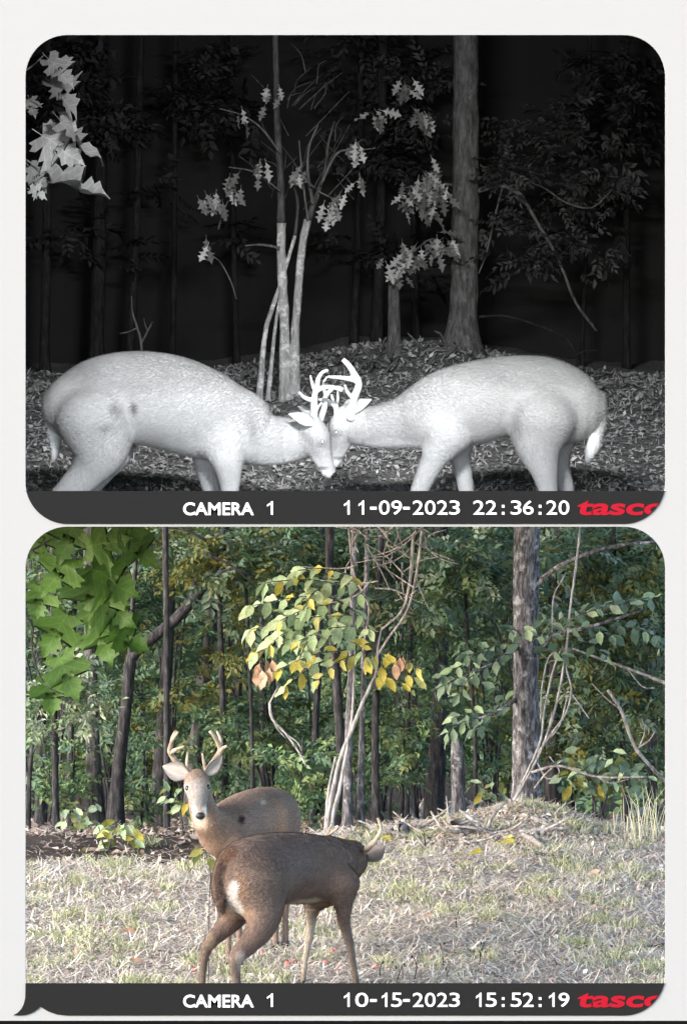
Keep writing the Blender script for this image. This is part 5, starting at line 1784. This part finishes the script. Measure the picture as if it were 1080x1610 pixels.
def fallen(label, rows, mat='deadwood', twigs=0):
    """rows (col,row,r_px): a branch lying along the ground, lifted a little between its ends."""
    p = []
    fine = catmull(np.array([(a[0], a[1], 0.0, a[2]) for a in rows], dtype=float), 9)
    rows = [(a[0], a[1], a[3]) for a in fine]
    for i, (c_, r_, w_) in enumerate(rows):
        q = on_ground(c_, r_)
        rr = w_ * q[1] / F
        p.append((q[0], q[1], q[2] + rr + .02 + min(.05, .0011 * abs(rows[-1][0] - rows[0][0]) * (twigs > 0)) * math.sin(math.pi * i / (len(rows) - 1)), rr))
    t_ = thing('fallen_branch', label, 'branch', p[0][:3])
    v, f = tube(p, .04, 8, .08)
    add('branch', v, f, M[mat], t_)
    for k in range(twigs):
        i = random.randrange(1, len(p))
        a = np.array(p[i][:3])
        e = a + [random.gauss(0, .12), random.gauss(0, .1), random.uniform(.04, .16)]
        v, f = tube([(*a, p[i][3] * .5), (*((a + e) / 2 + rnd_vec(.015)), p[i][3] * .4), (*e, p[i][3] * .2)], .04, 5)
        add('twig', v, f, M[mat], t_)


fallen('pale forked dead branch sloping down left of the mound', [(664, 1276, 4), (672, 1290, 5), (690, 1300, 5), (715, 1312, 4.5), (728, 1322, 3)], twigs=2)
fallen('long grey branch lying left from the mound top', [(606, 1318, 3), (640, 1306, 3.5), (690, 1296, 4), (750, 1290, 4), (800, 1296, 3)], twigs=3)
fallen('thick grey branch end beside the near buck antler', [(604, 1322, 5), (622, 1314, 6), (645, 1306, 5), (660, 1302, 3)], 'bark_pale')
fallen('crooked branch across the top of the mound', [(745, 1290, 3), (772, 1284, 5), (790, 1300, 5), (812, 1310, 4)], twigs=2)
fallen('weathered branch below the big trunk', [(765, 1298, 3.5), (795, 1284, 5), (815, 1272, 5), (832, 1262, 4)], twigs=2)
fallen('short pale log slanting on the right slope of the mound', [(838, 1270, 4), (856, 1278, 5), (848, 1300, 4.5), (842, 1318, 4)])
fallen('short stick pointing down the middle of the mound', [(820, 1320, 4), (838, 1330, 5), (853, 1340, 4)])
fallen('long thin dark stick at the foot of the mound', [(820, 1342, 2), (850, 1350, 2.6), (892, 1356, 2)], 'bark_mid')
fallen('small curved stick under the mound branches', [(700, 1330, 2), (722, 1326, 2.2), (748, 1336, 1.6)])
fallen('thin stick left of the mound near the antler', [(628, 1296, 1.6), (650, 1290, 2), (672, 1296, 1.6)], twigs=2)
fallen('grey stick standing out from the left of the brush pile', [(760, 1275, 2), (740, 1280, 2.4), (712, 1300, 2)], twigs=1)
fallen('pale fallen log reaching in from the right edge', [(1070, 1276, 5.5), (1046, 1282, 5.5), (1010, 1292, 5.5), (980, 1300, 5), (958, 1310, 3)], twigs=2)
fallen('thin twig lying in the grass at lower right', [(1000, 1500, 1.4), (1020, 1496, 1.6), (1046, 1490, 1.2)], 'bark_mid')
fallen('dark twig lying in the grass right of the front legs', [(740, 1530, 1), (770, 1540, 1.4), (800, 1544, 1)], 'bark_mid')
fallen('short brown twig in the middle of the meadow', [(735, 1500, 1.4), (755, 1506, 1.8), (772, 1502, 1.2)], 'bark_mid')
bp2 = thing('brush_pile', 'heap of pale dead sticks on the mound before the big grey trunk', 'brush', on_ground(745, 1305))
for k_ in range(100):
    c_, r_ = (random.gauss(740, 66), random.gauss(1300, 17)) if k_ % 2 else (random.gauss(795, 40), random.gauss(1288, 14))
    q = on_ground(min(max(c_, 625), 880), min(max(r_, 1268), 1338))
    a = random.gauss(0, .5) + (math.pi if random.random() < .5 else 0)
    L_ = random.uniform(.12, .42)
    e = q + np.array([math.cos(a) * L_, math.sin(a) * L_ * .8, 0])
    e[2] = float(gz(e[0], e[1])) + random.uniform(.04, .24)
    m_ = (q + e) / 2 + rnd_vec(.03)
    m_[2] = max(m_[2], float(gz(m_[0], m_[1])) + .03)
    r1 = random.uniform(.018, .032) if k_ % 4 == 0 else random.uniform(.009, .020)
    v, f = tube([(*(q + [0, 0, .02]), r1), (*m_, r1 * .85), (*e, r1 * .4)], .05, 6, .08)
    add('stick', v, f, M['deadwood' if random.random() < .6 else 'bark_pale'], bp2)
for c_, r_, s_ in [(545, 1478, 5), (530, 1452, 4), (522, 1503, 6), (528, 1500, 4.5), (452, 1522, 6), (463, 1516, 5), (412, 1503, 5), (556, 1527, 5), (590, 1524, 5), (497, 1512, 4), (512, 1518, 5), (306, 1530, 5)]:
    q = on_ground(c_, r_)
    rr = s_ * q[1] / F
    ap = thing('fallen_fruit', 'small pinkish-red fruit lying in the straw around the near buck legs', 'fruit', q, 'fallen fruit around the near buck')
    v, f = ellipsoid(q + [0, 0, rr * .85], np.eye(3), (rr, rr, rr * .88))
    add('flesh', v, f, M['apple'], ap)
    v, f = tube([(*(q + [0, 0, rr * 1.6]), .0025), (*(q + [.004, 0, rr * 2.0]), .002)], .01, 5)
    add('stalk', v, f, M['bark_dark'], ap)
M['red_leaf'] = leaf_mat('red_leaf', [(0, (.30, .05, .02)), (1, (.36, .09, .04))], .2)
LEAF['red'] = [lobed_leaf('red_leaf_shape', 'red_leaf', 'oak')]


def ground_leaf(label, col, row, kind, size, up=.3):
    q = on_ground(col, row)
    me = LEAF[kind][0].copy()
    o = bpy.data.objects.new('fallen_leaf', me)
    COL.objects.link(o)
    a = random.uniform(0, 6.28)
    o.matrix_world = Matrix.Translation(Vector(tuple(q + [0, 0, .035]))) @ rot_from((math.cos(a), math.sin(a) * .6, up), (0, -.5, 1)).to_4x4() @ Matrix.Diagonal((size, size, size, 1))
    tag(o, label, 'leaf')


ground_leaf('red fallen leaf standing in the grass behind the front legs', 500, 1448, 'red', .11, .8)
ground_leaf('large yellow fallen leaf below the left part of the brush pile', 716, 1354, 'yellow', .17)
ground_leaf('yellow fallen leaf beside the larger one under the brush pile', 738, 1352, 'yellow', .13)
ground_leaf('yellow fallen leaf on the middle of the mound', 785, 1335, 'yellow', .14)
ground_leaf('second yellow leaf close above the mound leaf', 790, 1326, 'yellow', .10)
ground_leaf('pale yellow leaf on the grass right of the near antler', 618, 1328, 'yellow', .12)
ground_leaf('brown fallen leaf in the middle of the left grass', 216, 1476, 'brown', .12)
ground_leaf('dark brown fallen leaf at lower left in the grass', 225, 1522, 'brown', .10)
ground_leaf('brown fallen leaf right of the front legs', 665, 1455, 'brown', .10)
ground_leaf('brown leaf upright in the right grass', 925, 1385, 'brown', .10, .6)


# ------------------------------------------------------------------ grass, straw and litter
def strips(base, dr, up, ln, wd, col, bend):
    """Blades: 5 verts, bent."""
    n = len(base)
    s = unit(np.cross(dr, up + 1e-4))
    l, w = ln[:, None], wd[:, None]
    be = bend[:, None]
    a = base - s * w * .5
    b = base + s * w * .5
    m_ = base + dr * l * .55
    c = m_ - s * w * .4
    d = m_ + s * w * .4
    e = base + dr * l + up * be * l
    V = np.stack([a, b, d, c, e], 1).reshape(-1, 3)
    k = (np.arange(n) * 5)[:, None]
    T = np.concatenate([k + [0, 1, 2], k + [0, 2, 3], k + [3, 2, 4]], 0)
    return V, T, np.repeat(col, 5, 0)


def scatter(n, x0, x1, y0, y1, hfun, keep=None):
    x, y = rng.uniform(x0, x1, n), rng.uniform(y0, y1, n)
    if keep is not None:
        k = rng.uniform(0, 1, n) < keep(x, y)
        x, y = x[k], y[k]
    return np.stack([x, y, hfun(x, y)], 1)


def straw(n, x0, x1, y0, y1, hfun, keep, pal, lmin, lmax, wmin, wmax, tilt):
    p = scatter(n, x0, x1, y0, y1, hfun, keep)
    n = len(p)
    a = rng.uniform(0, 6.283, n)
    t = np.abs(rng.normal(0, tilt, n))
    d = np.stack([np.cos(a) * np.cos(t), np.sin(a) * np.cos(t), np.sin(t)], 1)
    up = np.repeat([[0, 0, 1.0]], n, 0)
    c = np.array(pal)[rng.integers(0, len(pal), n)] * rng.uniform(.7, 1.2, (n, 1))
    p[:, 2] += rng.uniform(.002, .03, n)
    return strips(p, d, up, rng.uniform(lmin, lmax, n), rng.uniform(wmin, wmax, n), c, rng.normal(-.15, .15, n))


def blades(p, pal, lmin, lmax, w, lean=.35, tone=None):
    n = len(p)
    d = unit(np.stack([rng.normal(0, lean, n), rng.normal(0, lean, n), np.ones(n)], 1))
    out_ = d.copy()
    out_[:, 2] = -.6
    c = np.array(pal)[rng.integers(0, len(pal), n)] * rng.uniform(.7, 1.25, (n, 1))
    u = unit(np.stack([rng.normal(0, .3, n), -np.ones(n), np.full(n, .2)], 1))
    V, T, K = strips(p, d, u, rng.uniform(lmin, lmax, n), np.full(n, w) * rng.uniform(.7, 1.3, n), c, np.zeros(n))
    V = V.reshape(-1, 5, 3)
    V[:, 4] += unit(out_) * (rng.uniform(.1, .45, n) * rng.uniform(lmin, lmax, n))[:, None]
    return V.reshape(-1, 3), T, K


def join(*sets):
    V, T, K, n = [], [], [], 0
    for v, t, k in sets:
        V.append(v)
        T.append(t + n)
        K.append(k)
        n += len(v)
    return np.concatenate(V), np.concatenate(T), np.concatenate(K)


STRAW = [(.63, .57, .47), (.50, .43, .35), (.68, .63, .55), (.37, .295, .245), (.58, .49, .43), (.26, .195, .16), (.52, .47, .36)]
GREEN = [(.19, .21, .10), (.27, .29, .15), (.38, .38, .23), (.46, .45, .30), (.16, .19, .08), (.42, .41, .27)]
meadow = lambda x, y: 1 - forest_mask(x, y) * .93
V, T, K = straw(112000, -4.6, 4.6, 30.6, 43.5, gz, meadow, STRAW, .05, .17, .004, .011, .25)
tag(add('dry_straw', V, T, M['litter'], None, False, K), kind='stuff')
grn = lambda x, y: meadow(x, y) * np.clip(.42 + .9 * vnoise(x * 1.6 + 9, y * .9), .05, 1)
pts = scatter(44000, -4.4, 4.4, 30.6, 43.0, gz, grn)
tufts = []
for _ in range(300):
    x_, y_ = random.uniform(-2.8, 2.8), random.uniform(31, 42.3)
    if random.random() > float(meadow(x_, y_)) * (.35 + .65 * (float(vnoise(x_ * 1.6 + 9, y_ * .9)) > -.15)):
        continue
    n_ = random.randint(25, 70)
    q = rng.normal(0, 1, (n_, 2)) * random.uniform(.03, .075) + [x_, y_]
    tufts.append(np.stack([q[:, 0], q[:, 1], gz(q[:, 0], q[:, 1])], 1))
tufts = np.concatenate(tufts)
tall = []
for c_ in (985, 998, 1004, 1012, 1020, 1030, 1040, 960, 1050):
    q = base_on_ground(c_ + random.gauss(0, 3), 41.6 + random.uniform(-.3, .3))
    tall.append(np.repeat([q], 7, 0) + rng.normal(0, .03, (7, 3)) * [1, 1, 0])
tall = np.concatenate(tall)
V, T, K = join(blades(pts, GREEN + STRAW[:3], .02, .085, .006, .6), blades(tufts, GREEN, .05, .14, .006, .5), blades(tall, [(.40, .40, .25), (.5, .46, .34)], .25, .6, .006, .16))
tag(add('grass', V, T, M['blade'], None, False, K), kind='stuff')
LIT = [(.40, .28, .24), (.52, .42, .38), (.34, .23, .19), (.60, .55, .50), (.26, .17, .14), (.46, .35, .33)]


def litter(n, x0, x1, y0, y1, hfun, keep, pal, lmin, lmax):
    p = scatter(n, x0, x1, y0, y1, hfun, keep)
    n = len(p)
    d = unit(np.stack([rng.normal(0, 1, n), rng.normal(0, 1, n), rng.normal(0.1, .3, n)], 1))
    nm = unit(np.stack([rng.normal(0, .4, n), rng.normal(-.15, .4, n), np.ones(n)], 1))
    c = np.array(pal)[rng.integers(0, len(pal), n)] * rng.uniform(.7, 1.25, (n, 1))
    p[:, 2] += rng.uniform(.005, .03, n)
    ln = rng.uniform(lmin, lmax, n)
    return leaf_cards(p, d, nm, ln, ln * rng.uniform(.4, .7, n), c, rng.uniform(-.3, .3))


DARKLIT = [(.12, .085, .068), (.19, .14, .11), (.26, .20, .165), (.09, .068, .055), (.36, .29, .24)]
V, T, K = join(litter(13500, -4.5, 4.5, 30.6, 43.5, gz, meadow, LIT, .02, .055), litter(2600, .4, 2.6, 41.2, 43.6, gz, None, LIT + STRAW, .025, .065))
tag(add('leaf_litter', V, T, M['litter'], None, False, K), kind='stuff')
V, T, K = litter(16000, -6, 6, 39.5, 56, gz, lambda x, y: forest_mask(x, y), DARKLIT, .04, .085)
tag(add('forest_leaf_litter', V, T, M['litter'], None, False, K), kind='stuff')
# dark dry weed stalks standing in the meadow
for c_, r_, h_ in [(697, 1526, 42), (427, 1270, 0), (755, 1518, 34), (717, 1460, 24), (633, 1545, 28), (597, 1540, 26), (650, 1545, 40), (622, 1548, 26), (703, 1546, 22), (330, 1420, 0), (872, 1525, 16), (668, 1330, 18)]:
    if h_ == 0:
        continue
    q = on_ground(c_, r_)
    hh = h_ * q[1] / F
    t_ = thing('weed_stalk', 'short dark dry weed stalk standing up in the right meadow grass', 'weed', q, 'dry weed stalks in the meadow')
    v, f = tube([(*q, .004), (*(q + [random.gauss(0, .01), 0, hh * .6]), .0035), (*(q + [random.gauss(0, .02), 0, hh]), .003)], .03, 5)
    add('stalk', v, f, M['bark_dark'], t_)
    v, f = ellipsoid(q + [random.gauss(0, .01), 0, hh], np.eye(3), (.006, .006, .010), 7, 5)
    add('seed_head', v, f, M['bark_dark'], t_)

# ------------------------------------------------------------------ night woodland
def night_tree(name, label, group, col, y, rows, bark, limbs=(), seg=10):
    return add_tree(name, label, group, col, y, rows, bark, limbs, night=True, seg=seg)


nbig = night_tree('hardwood_tree', 'big grey trunk with flared foot in the night wood', None, 724, 40.5,
                  [(724, 535, 28), (727, 500, 24), (729, 440, 22), (730, 350, 21), (731, 250, 21), (731, 150, 20), (731, 40, 19.5), (731, -60, 19)], 'bark_ir',
                  [[(750, 300, 4), (775, 293, 3.6), (795, 292, 3.4), (822, 312, 3.2), (842, 345, 3), (866, 385, 2.8), (885, 425, 2.5), (905, 475, 2.3), (938, 520, 2)],
                   [(750, 298, 2), (800, 280, 1.8), (850, 292, 1.6), (890, 318, 1.5), (930, 326, 1.2), (960, 300, 1)], [(790, 292, 1.8), (778, 340, 1.6), (764, 400, 1.4), (752, 430, 1)],
                   [(712, 290, 2.4), (690, 288, 2), (660, 290, 1.5), (630, 296, 1)], [(708, 400, 2.2), (680, 375, 1.8), (650, 395, 1.5), (615, 415, 1)]], seg=16)
crown(nbig, [B(800, 280, 40.2, 50, 30, .4, 40), B(880, 300, 40.9, 80, 60, .5, 60), B(820, 400, 40.4, 50, 40, .4, 34), B(900, 380, 41, 60, 50, .4, 34), B(840, 200, 41, 80, 50, .4, 44), B(790, 350, 40.4, 30, 40, .3, 24),
             B(660, 180, 41, 50, 40, .4, 30), B(680, 120, 41, 70, 40, .4, 34), B(960, 240, 41.2, 60, 70, .4, 36)], .07, [(.06,) * 3, (.085,) * 3, (.12,) * 3])  # leaf greys darkened to paint in the dim background
sp = []
for c_, r_, n_ in [(680, 270, 12), (660, 298, 14), (690, 300, 12), (640, 306, 7), (668, 320, 9), (630, 318, 4), (655, 400, 10), (680, 385, 10), (640, 408, 8), (622, 414, 6), (696, 378, 7), (656, 180, 8), (590, 180, 8), (640, 130, 6)]:
    for _ in range(n_):
        sp.append((P(c_ + random.gauss(0, 11), r_ + random.gauss(0, 8), 39.9 + random.gauss(0, .1)), np.array([random.gauss(0, .5), -.2, -.7])))
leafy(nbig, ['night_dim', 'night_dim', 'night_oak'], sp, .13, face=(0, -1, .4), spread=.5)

nsap = thing('sapling_clump', 'clump of pale lichen-spotted stems in the middle of the night wood', 'tree', base_on_ground(452, 38.6, True))
for rows in ([(449, 572, 9), (448, 540, 8.5), (446, 480, 8), (443, 420, 7.5), (442, 350, 7), (441, 280, 6.5), (436, 200, 6), (434, 120, 5.5), (432, 30, 5)],
             [(463, 572, 7.5), (464, 530, 7), (467, 480, 6.5), (471, 430, 6.5), (476, 380, 6), (484, 345, 6.5), (494, 318, 5.5), (504, 290, 4), (512, 262, 3), (516, 225, 2.4), (526, 190, 1.8)],
             [(406, 570, 4.5), (416, 530, 4), (426, 490, 3.8), (438, 455, 3.4), (452, 410, 3), (464, 370, 2.8), (468, 320, 2.5), (462, 290, 2)],
             [(420, 570, 3), (432, 520, 2.8), (440, 470, 2.4)]):
    v, f = tube([(*(base_on_ground(rows[0][0], 38.6, True) - [0, 0, .04]), rows[0][2] * 1.5 * 38.6 / F)] + [(*P(q[0], q[1], 38.6), q[2] * 38.6 / F) for q in rows if 566 > q[1] >= 340], .04, 9, .06)
    add('stem', v, f, M['bark_ir_pale'], nsap)
    up_ = [(q[0], q[1], q[2] * .9) for q in rows if q[1] < 340] if rows[-1][1] < 340 else []
    low_ = [q for q in rows if q[1] >= 340]
    if up_:
        v, f = px_tube([(low_[-1][0], low_[-1][1], low_[-1][2])] + up_, 38.6, .04, 8, .06)
        add('upper_stem', v, f, M['bark_ir_soft'], nsap)
for rows in ([(440, 390, 2.6), (425, 386, 2.2), (405, 384, 1.8), (385, 386, 1.2)], [(492, 320, 3), (484, 270, 2.4), (486, 230, 2), (500, 195, 1.4)], [(504, 290, 2.4), (530, 240, 2), (560, 236, 1.5), (590, 232, 1)],
             [(484, 345, 2), (478, 300, 1.8), (474, 262, 1.5), (470, 220, 1.2)], [(441, 240, 2), (410, 200, 1.6), (380, 180, 1.3), (345, 170, 1)], [(441, 300, 1.6), (400, 270, 1.4), (360, 262, 1)],
             [(343, 360, 1.4), (352, 330, 1.2), (366, 300, 1)], [(330, 400, 1), (345, 410, 1), (362, 440, 1.2), (372, 470, 1.2)], [(500, 300, 1.6), (520, 310, 1.4), (534, 318, 1.1)]):
    v, f = px_tube(rows, 38.5, .03, 6)
    add('twig', v, f, M['bark_ir'], nsap)
for _ in range(34):
    c_, r_ = random.uniform(425, 560), random.uniform(110, 330)
    a = random.choice([-1, 1]) * random.uniform(.2, 1.2)
    L_ = random.uniform(30, 80)
    v, f = px_tube([(c_, r_, 1.3), (c_ + L_ * .5 * math.sin(a) + random.gauss(0, 5), r_ - L_ * .45, 1.0), (c_ + L_ * math.sin(a), r_ - L_ * .8 + random.gauss(0, 8), .6)], 38.7 + random.uniform(-.1, .5), .04, 5)
    add('twig', v, f, M['bark_ir_soft'], nsap)
sp = []
for c_, r_, n_ in [(333, 300, 6), (334, 318, 5), (368, 280, 5), (368, 300, 4), (325, 380, 3), (385, 185, 3), (528, 312, 7), (522, 325, 4), (562, 285, 3), (410, 255, 4), (470, 265, 8), (430, 150, 5), (560, 230, 6)]:
    for _ in range(n_):
        sp.append((P(c_ + random.gauss(0, 7), r_ + random.gauss(0, 7), 38.3 + random.gauss(0, .06)), np.array([random.gauss(0, .35), -.2, -.9])))
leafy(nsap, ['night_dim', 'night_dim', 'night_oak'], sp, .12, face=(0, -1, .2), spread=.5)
nsnag = night_tree('broken_snag', 'short broken grey snag between the night sapling and big trunk', None, 620, 40.2, [(620, 530, 11), (620, 480, 9.5), (619, 445, 9), (618, 430, 7), (617, 424, 2)], 'bark_ir')
nsnag['category'] = 'dead tree'
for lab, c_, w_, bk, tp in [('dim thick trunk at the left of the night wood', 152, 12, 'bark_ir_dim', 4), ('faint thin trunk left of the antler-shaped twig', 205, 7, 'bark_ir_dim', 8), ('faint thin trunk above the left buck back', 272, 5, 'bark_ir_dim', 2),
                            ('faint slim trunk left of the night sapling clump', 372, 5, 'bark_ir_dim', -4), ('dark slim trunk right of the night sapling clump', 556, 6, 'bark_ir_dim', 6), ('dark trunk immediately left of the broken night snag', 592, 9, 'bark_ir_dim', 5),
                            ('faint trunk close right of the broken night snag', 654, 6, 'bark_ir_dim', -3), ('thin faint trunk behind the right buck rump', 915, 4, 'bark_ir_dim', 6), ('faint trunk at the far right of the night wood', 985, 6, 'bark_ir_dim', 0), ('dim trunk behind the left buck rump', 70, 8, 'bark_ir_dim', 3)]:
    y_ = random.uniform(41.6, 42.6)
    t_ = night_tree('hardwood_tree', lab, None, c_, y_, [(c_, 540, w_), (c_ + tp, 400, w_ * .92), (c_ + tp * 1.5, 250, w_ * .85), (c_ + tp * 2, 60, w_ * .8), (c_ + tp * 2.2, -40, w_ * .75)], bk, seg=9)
    crown(t_, [B(c_ + random.gauss(0, 30), random.uniform(90, 260), y_ - .3, 70, 60, .3, 34), B(c_ + random.gauss(0, 30), random.uniform(80, 200), y_ - .2, 60, 50, .3, 24), B(c_ + random.gauss(0, 20), random.uniform(300, 450), y_ - .1, 40, 40, .2, 9)], .09, [(.025,) * 3, (.045,) * 3, (.07,) * 3])  # dimness of the far crowns put into the leaf greys
v_rows = [[(222, 540, 2.4), (216, 515, 2), (208, 490, 1.5), (207, 465, 1)], [(222, 540, 2), (232, 520, 1.6), (240, 505, 1.2)], [(216, 515, 1.4), (200, 522, 1.2), (188, 524, .9)], [(232, 520, 1.2), (228, 510, 1), (226, 500, .8)]]
tw_ = thing('dead_twig', 'pale antler-shaped dead twig sticking up behind the left night buck', 'branch', base_on_ground(222, 39.5, True))
for r_ in v_rows:
    v, f = px_tube([(222, 570, 2.4)] + r_ if r_ is v_rows[0] else r_, 39.5, .03, 6)
    add('twig', v, f, M['bark_ir'], tw_)
fb = thing('fallen_branch', 'thin grey fallen branch arching behind the right night buck', 'branch', base_on_ground(750, 39.8, True))
for rows in ([(752, 498, 2.4), (790, 496, 2.2), (830, 506, 2), (880, 526, 2), (900, 545, 1.6), (908, 575, 1.5)], [(880, 526, 1.4), (892, 545, 1.2), (896, 560, 1)], [(898, 560, 1.4), (920, 552, 1.2), (940, 550, 1)]):
    v, f = px_tube(rows, 40.0, .03, 6)
    add('branch', v, f, M['bark_ir_dim'], fb)
# brush on the night mound
bp_ = thing('brush_pile', 'low pile of pale twigs on the night mound beside the big trunk', 'brush', base_on_ground(590, 39.6, True))
for _ in range(26):
    c_, y_ = random.uniform(525, 705), random.uniform(39.2, 40.4)
    q = base_on_ground(c_, y_, True)
    a = random.uniform(0, 6.28)
    e = q + [math.cos(a) * .16, math.sin(a) * .1, random.uniform(.02, .16)]
    v, f = tube([(*(q + [0, 0, .01]), .012), (*((q + e) / 2 + rnd_vec(.02) + [0, 0, .03]), .010), (*e, .005)], .04, 6)
    add('twig', v, f, M['bark_ir'], bp_)

# maple leaves close at the upper left of the night opening
ym = 32.6
nm_ = thing('maple_branch', 'bright lobed maple leaves reaching in at the upper left of the night opening', 'branch', P(-70, 200, ym))
for rows in ([(-110, 150, 3), (-20, 140, 2.4), (40, 110, 1.6), (70, 85, 1)], [(-110, 150, 3), (-10, 160, 2.2), (48, 158, 1.5), (66, 168, 1)], [(-110, 150, 3), (-10, 230, 2.2), (40, 250, 1.6), (64, 268, 1)], [(-110, 150, 3), (-10, 190, 2), (40, 198, 1.5)]):
    v, f = px_tube(rows, ym, .03, 6)
    add('twig', v, f, M['bark_ir'], nm_)
for i_, (c_, r_, ln_, ang, ny) in enumerate([(76, 92, 62, -42, 1.6), (78, 128, 70, -38, 2.2), (96, 190, 96, -42, 3.2), (66, 212, 84, -30, .5), (82, 286, 96, -8, 3.0), (46, 262, 50, -50, 1.2), (48, 298, 30, -20, .8), (46, 155, 34, -70, .8)]):
    a = R(ang)
    d = np.array([math.cos(a), random.gauss(-.1, .15), math.sin(a)])
    n_ = np.array([.1, -1, ny])
    place('leaf', LEAF['night_maple'][i_ % 5], nm_, P(c_, r_, ym + random.uniform(-.15, .1)), rot_from(d, n_), ln_ * ym / F)

# night ground cover
NG = [(.42,) * 3, (.52,) * 3, (.62,) * 3, (.72,) * 3, (.34,) * 3]
inroom = lambda x, y: (np.abs(x) < half_w(y) - .05).astype(float)
V, T, K = join(litter(26000, -2.6, 2.6, 33.2, 41.6, nz, inroom, NG, .02, .058), blades(scatter(5000, -2.6, 2.6, 33.2, 41.6, nz, inroom), NG[:3], .02, .07, .006, .6))
tag(add('night_leaf_litter', V, T, M['litter'], None, False, K), kind='stuff')
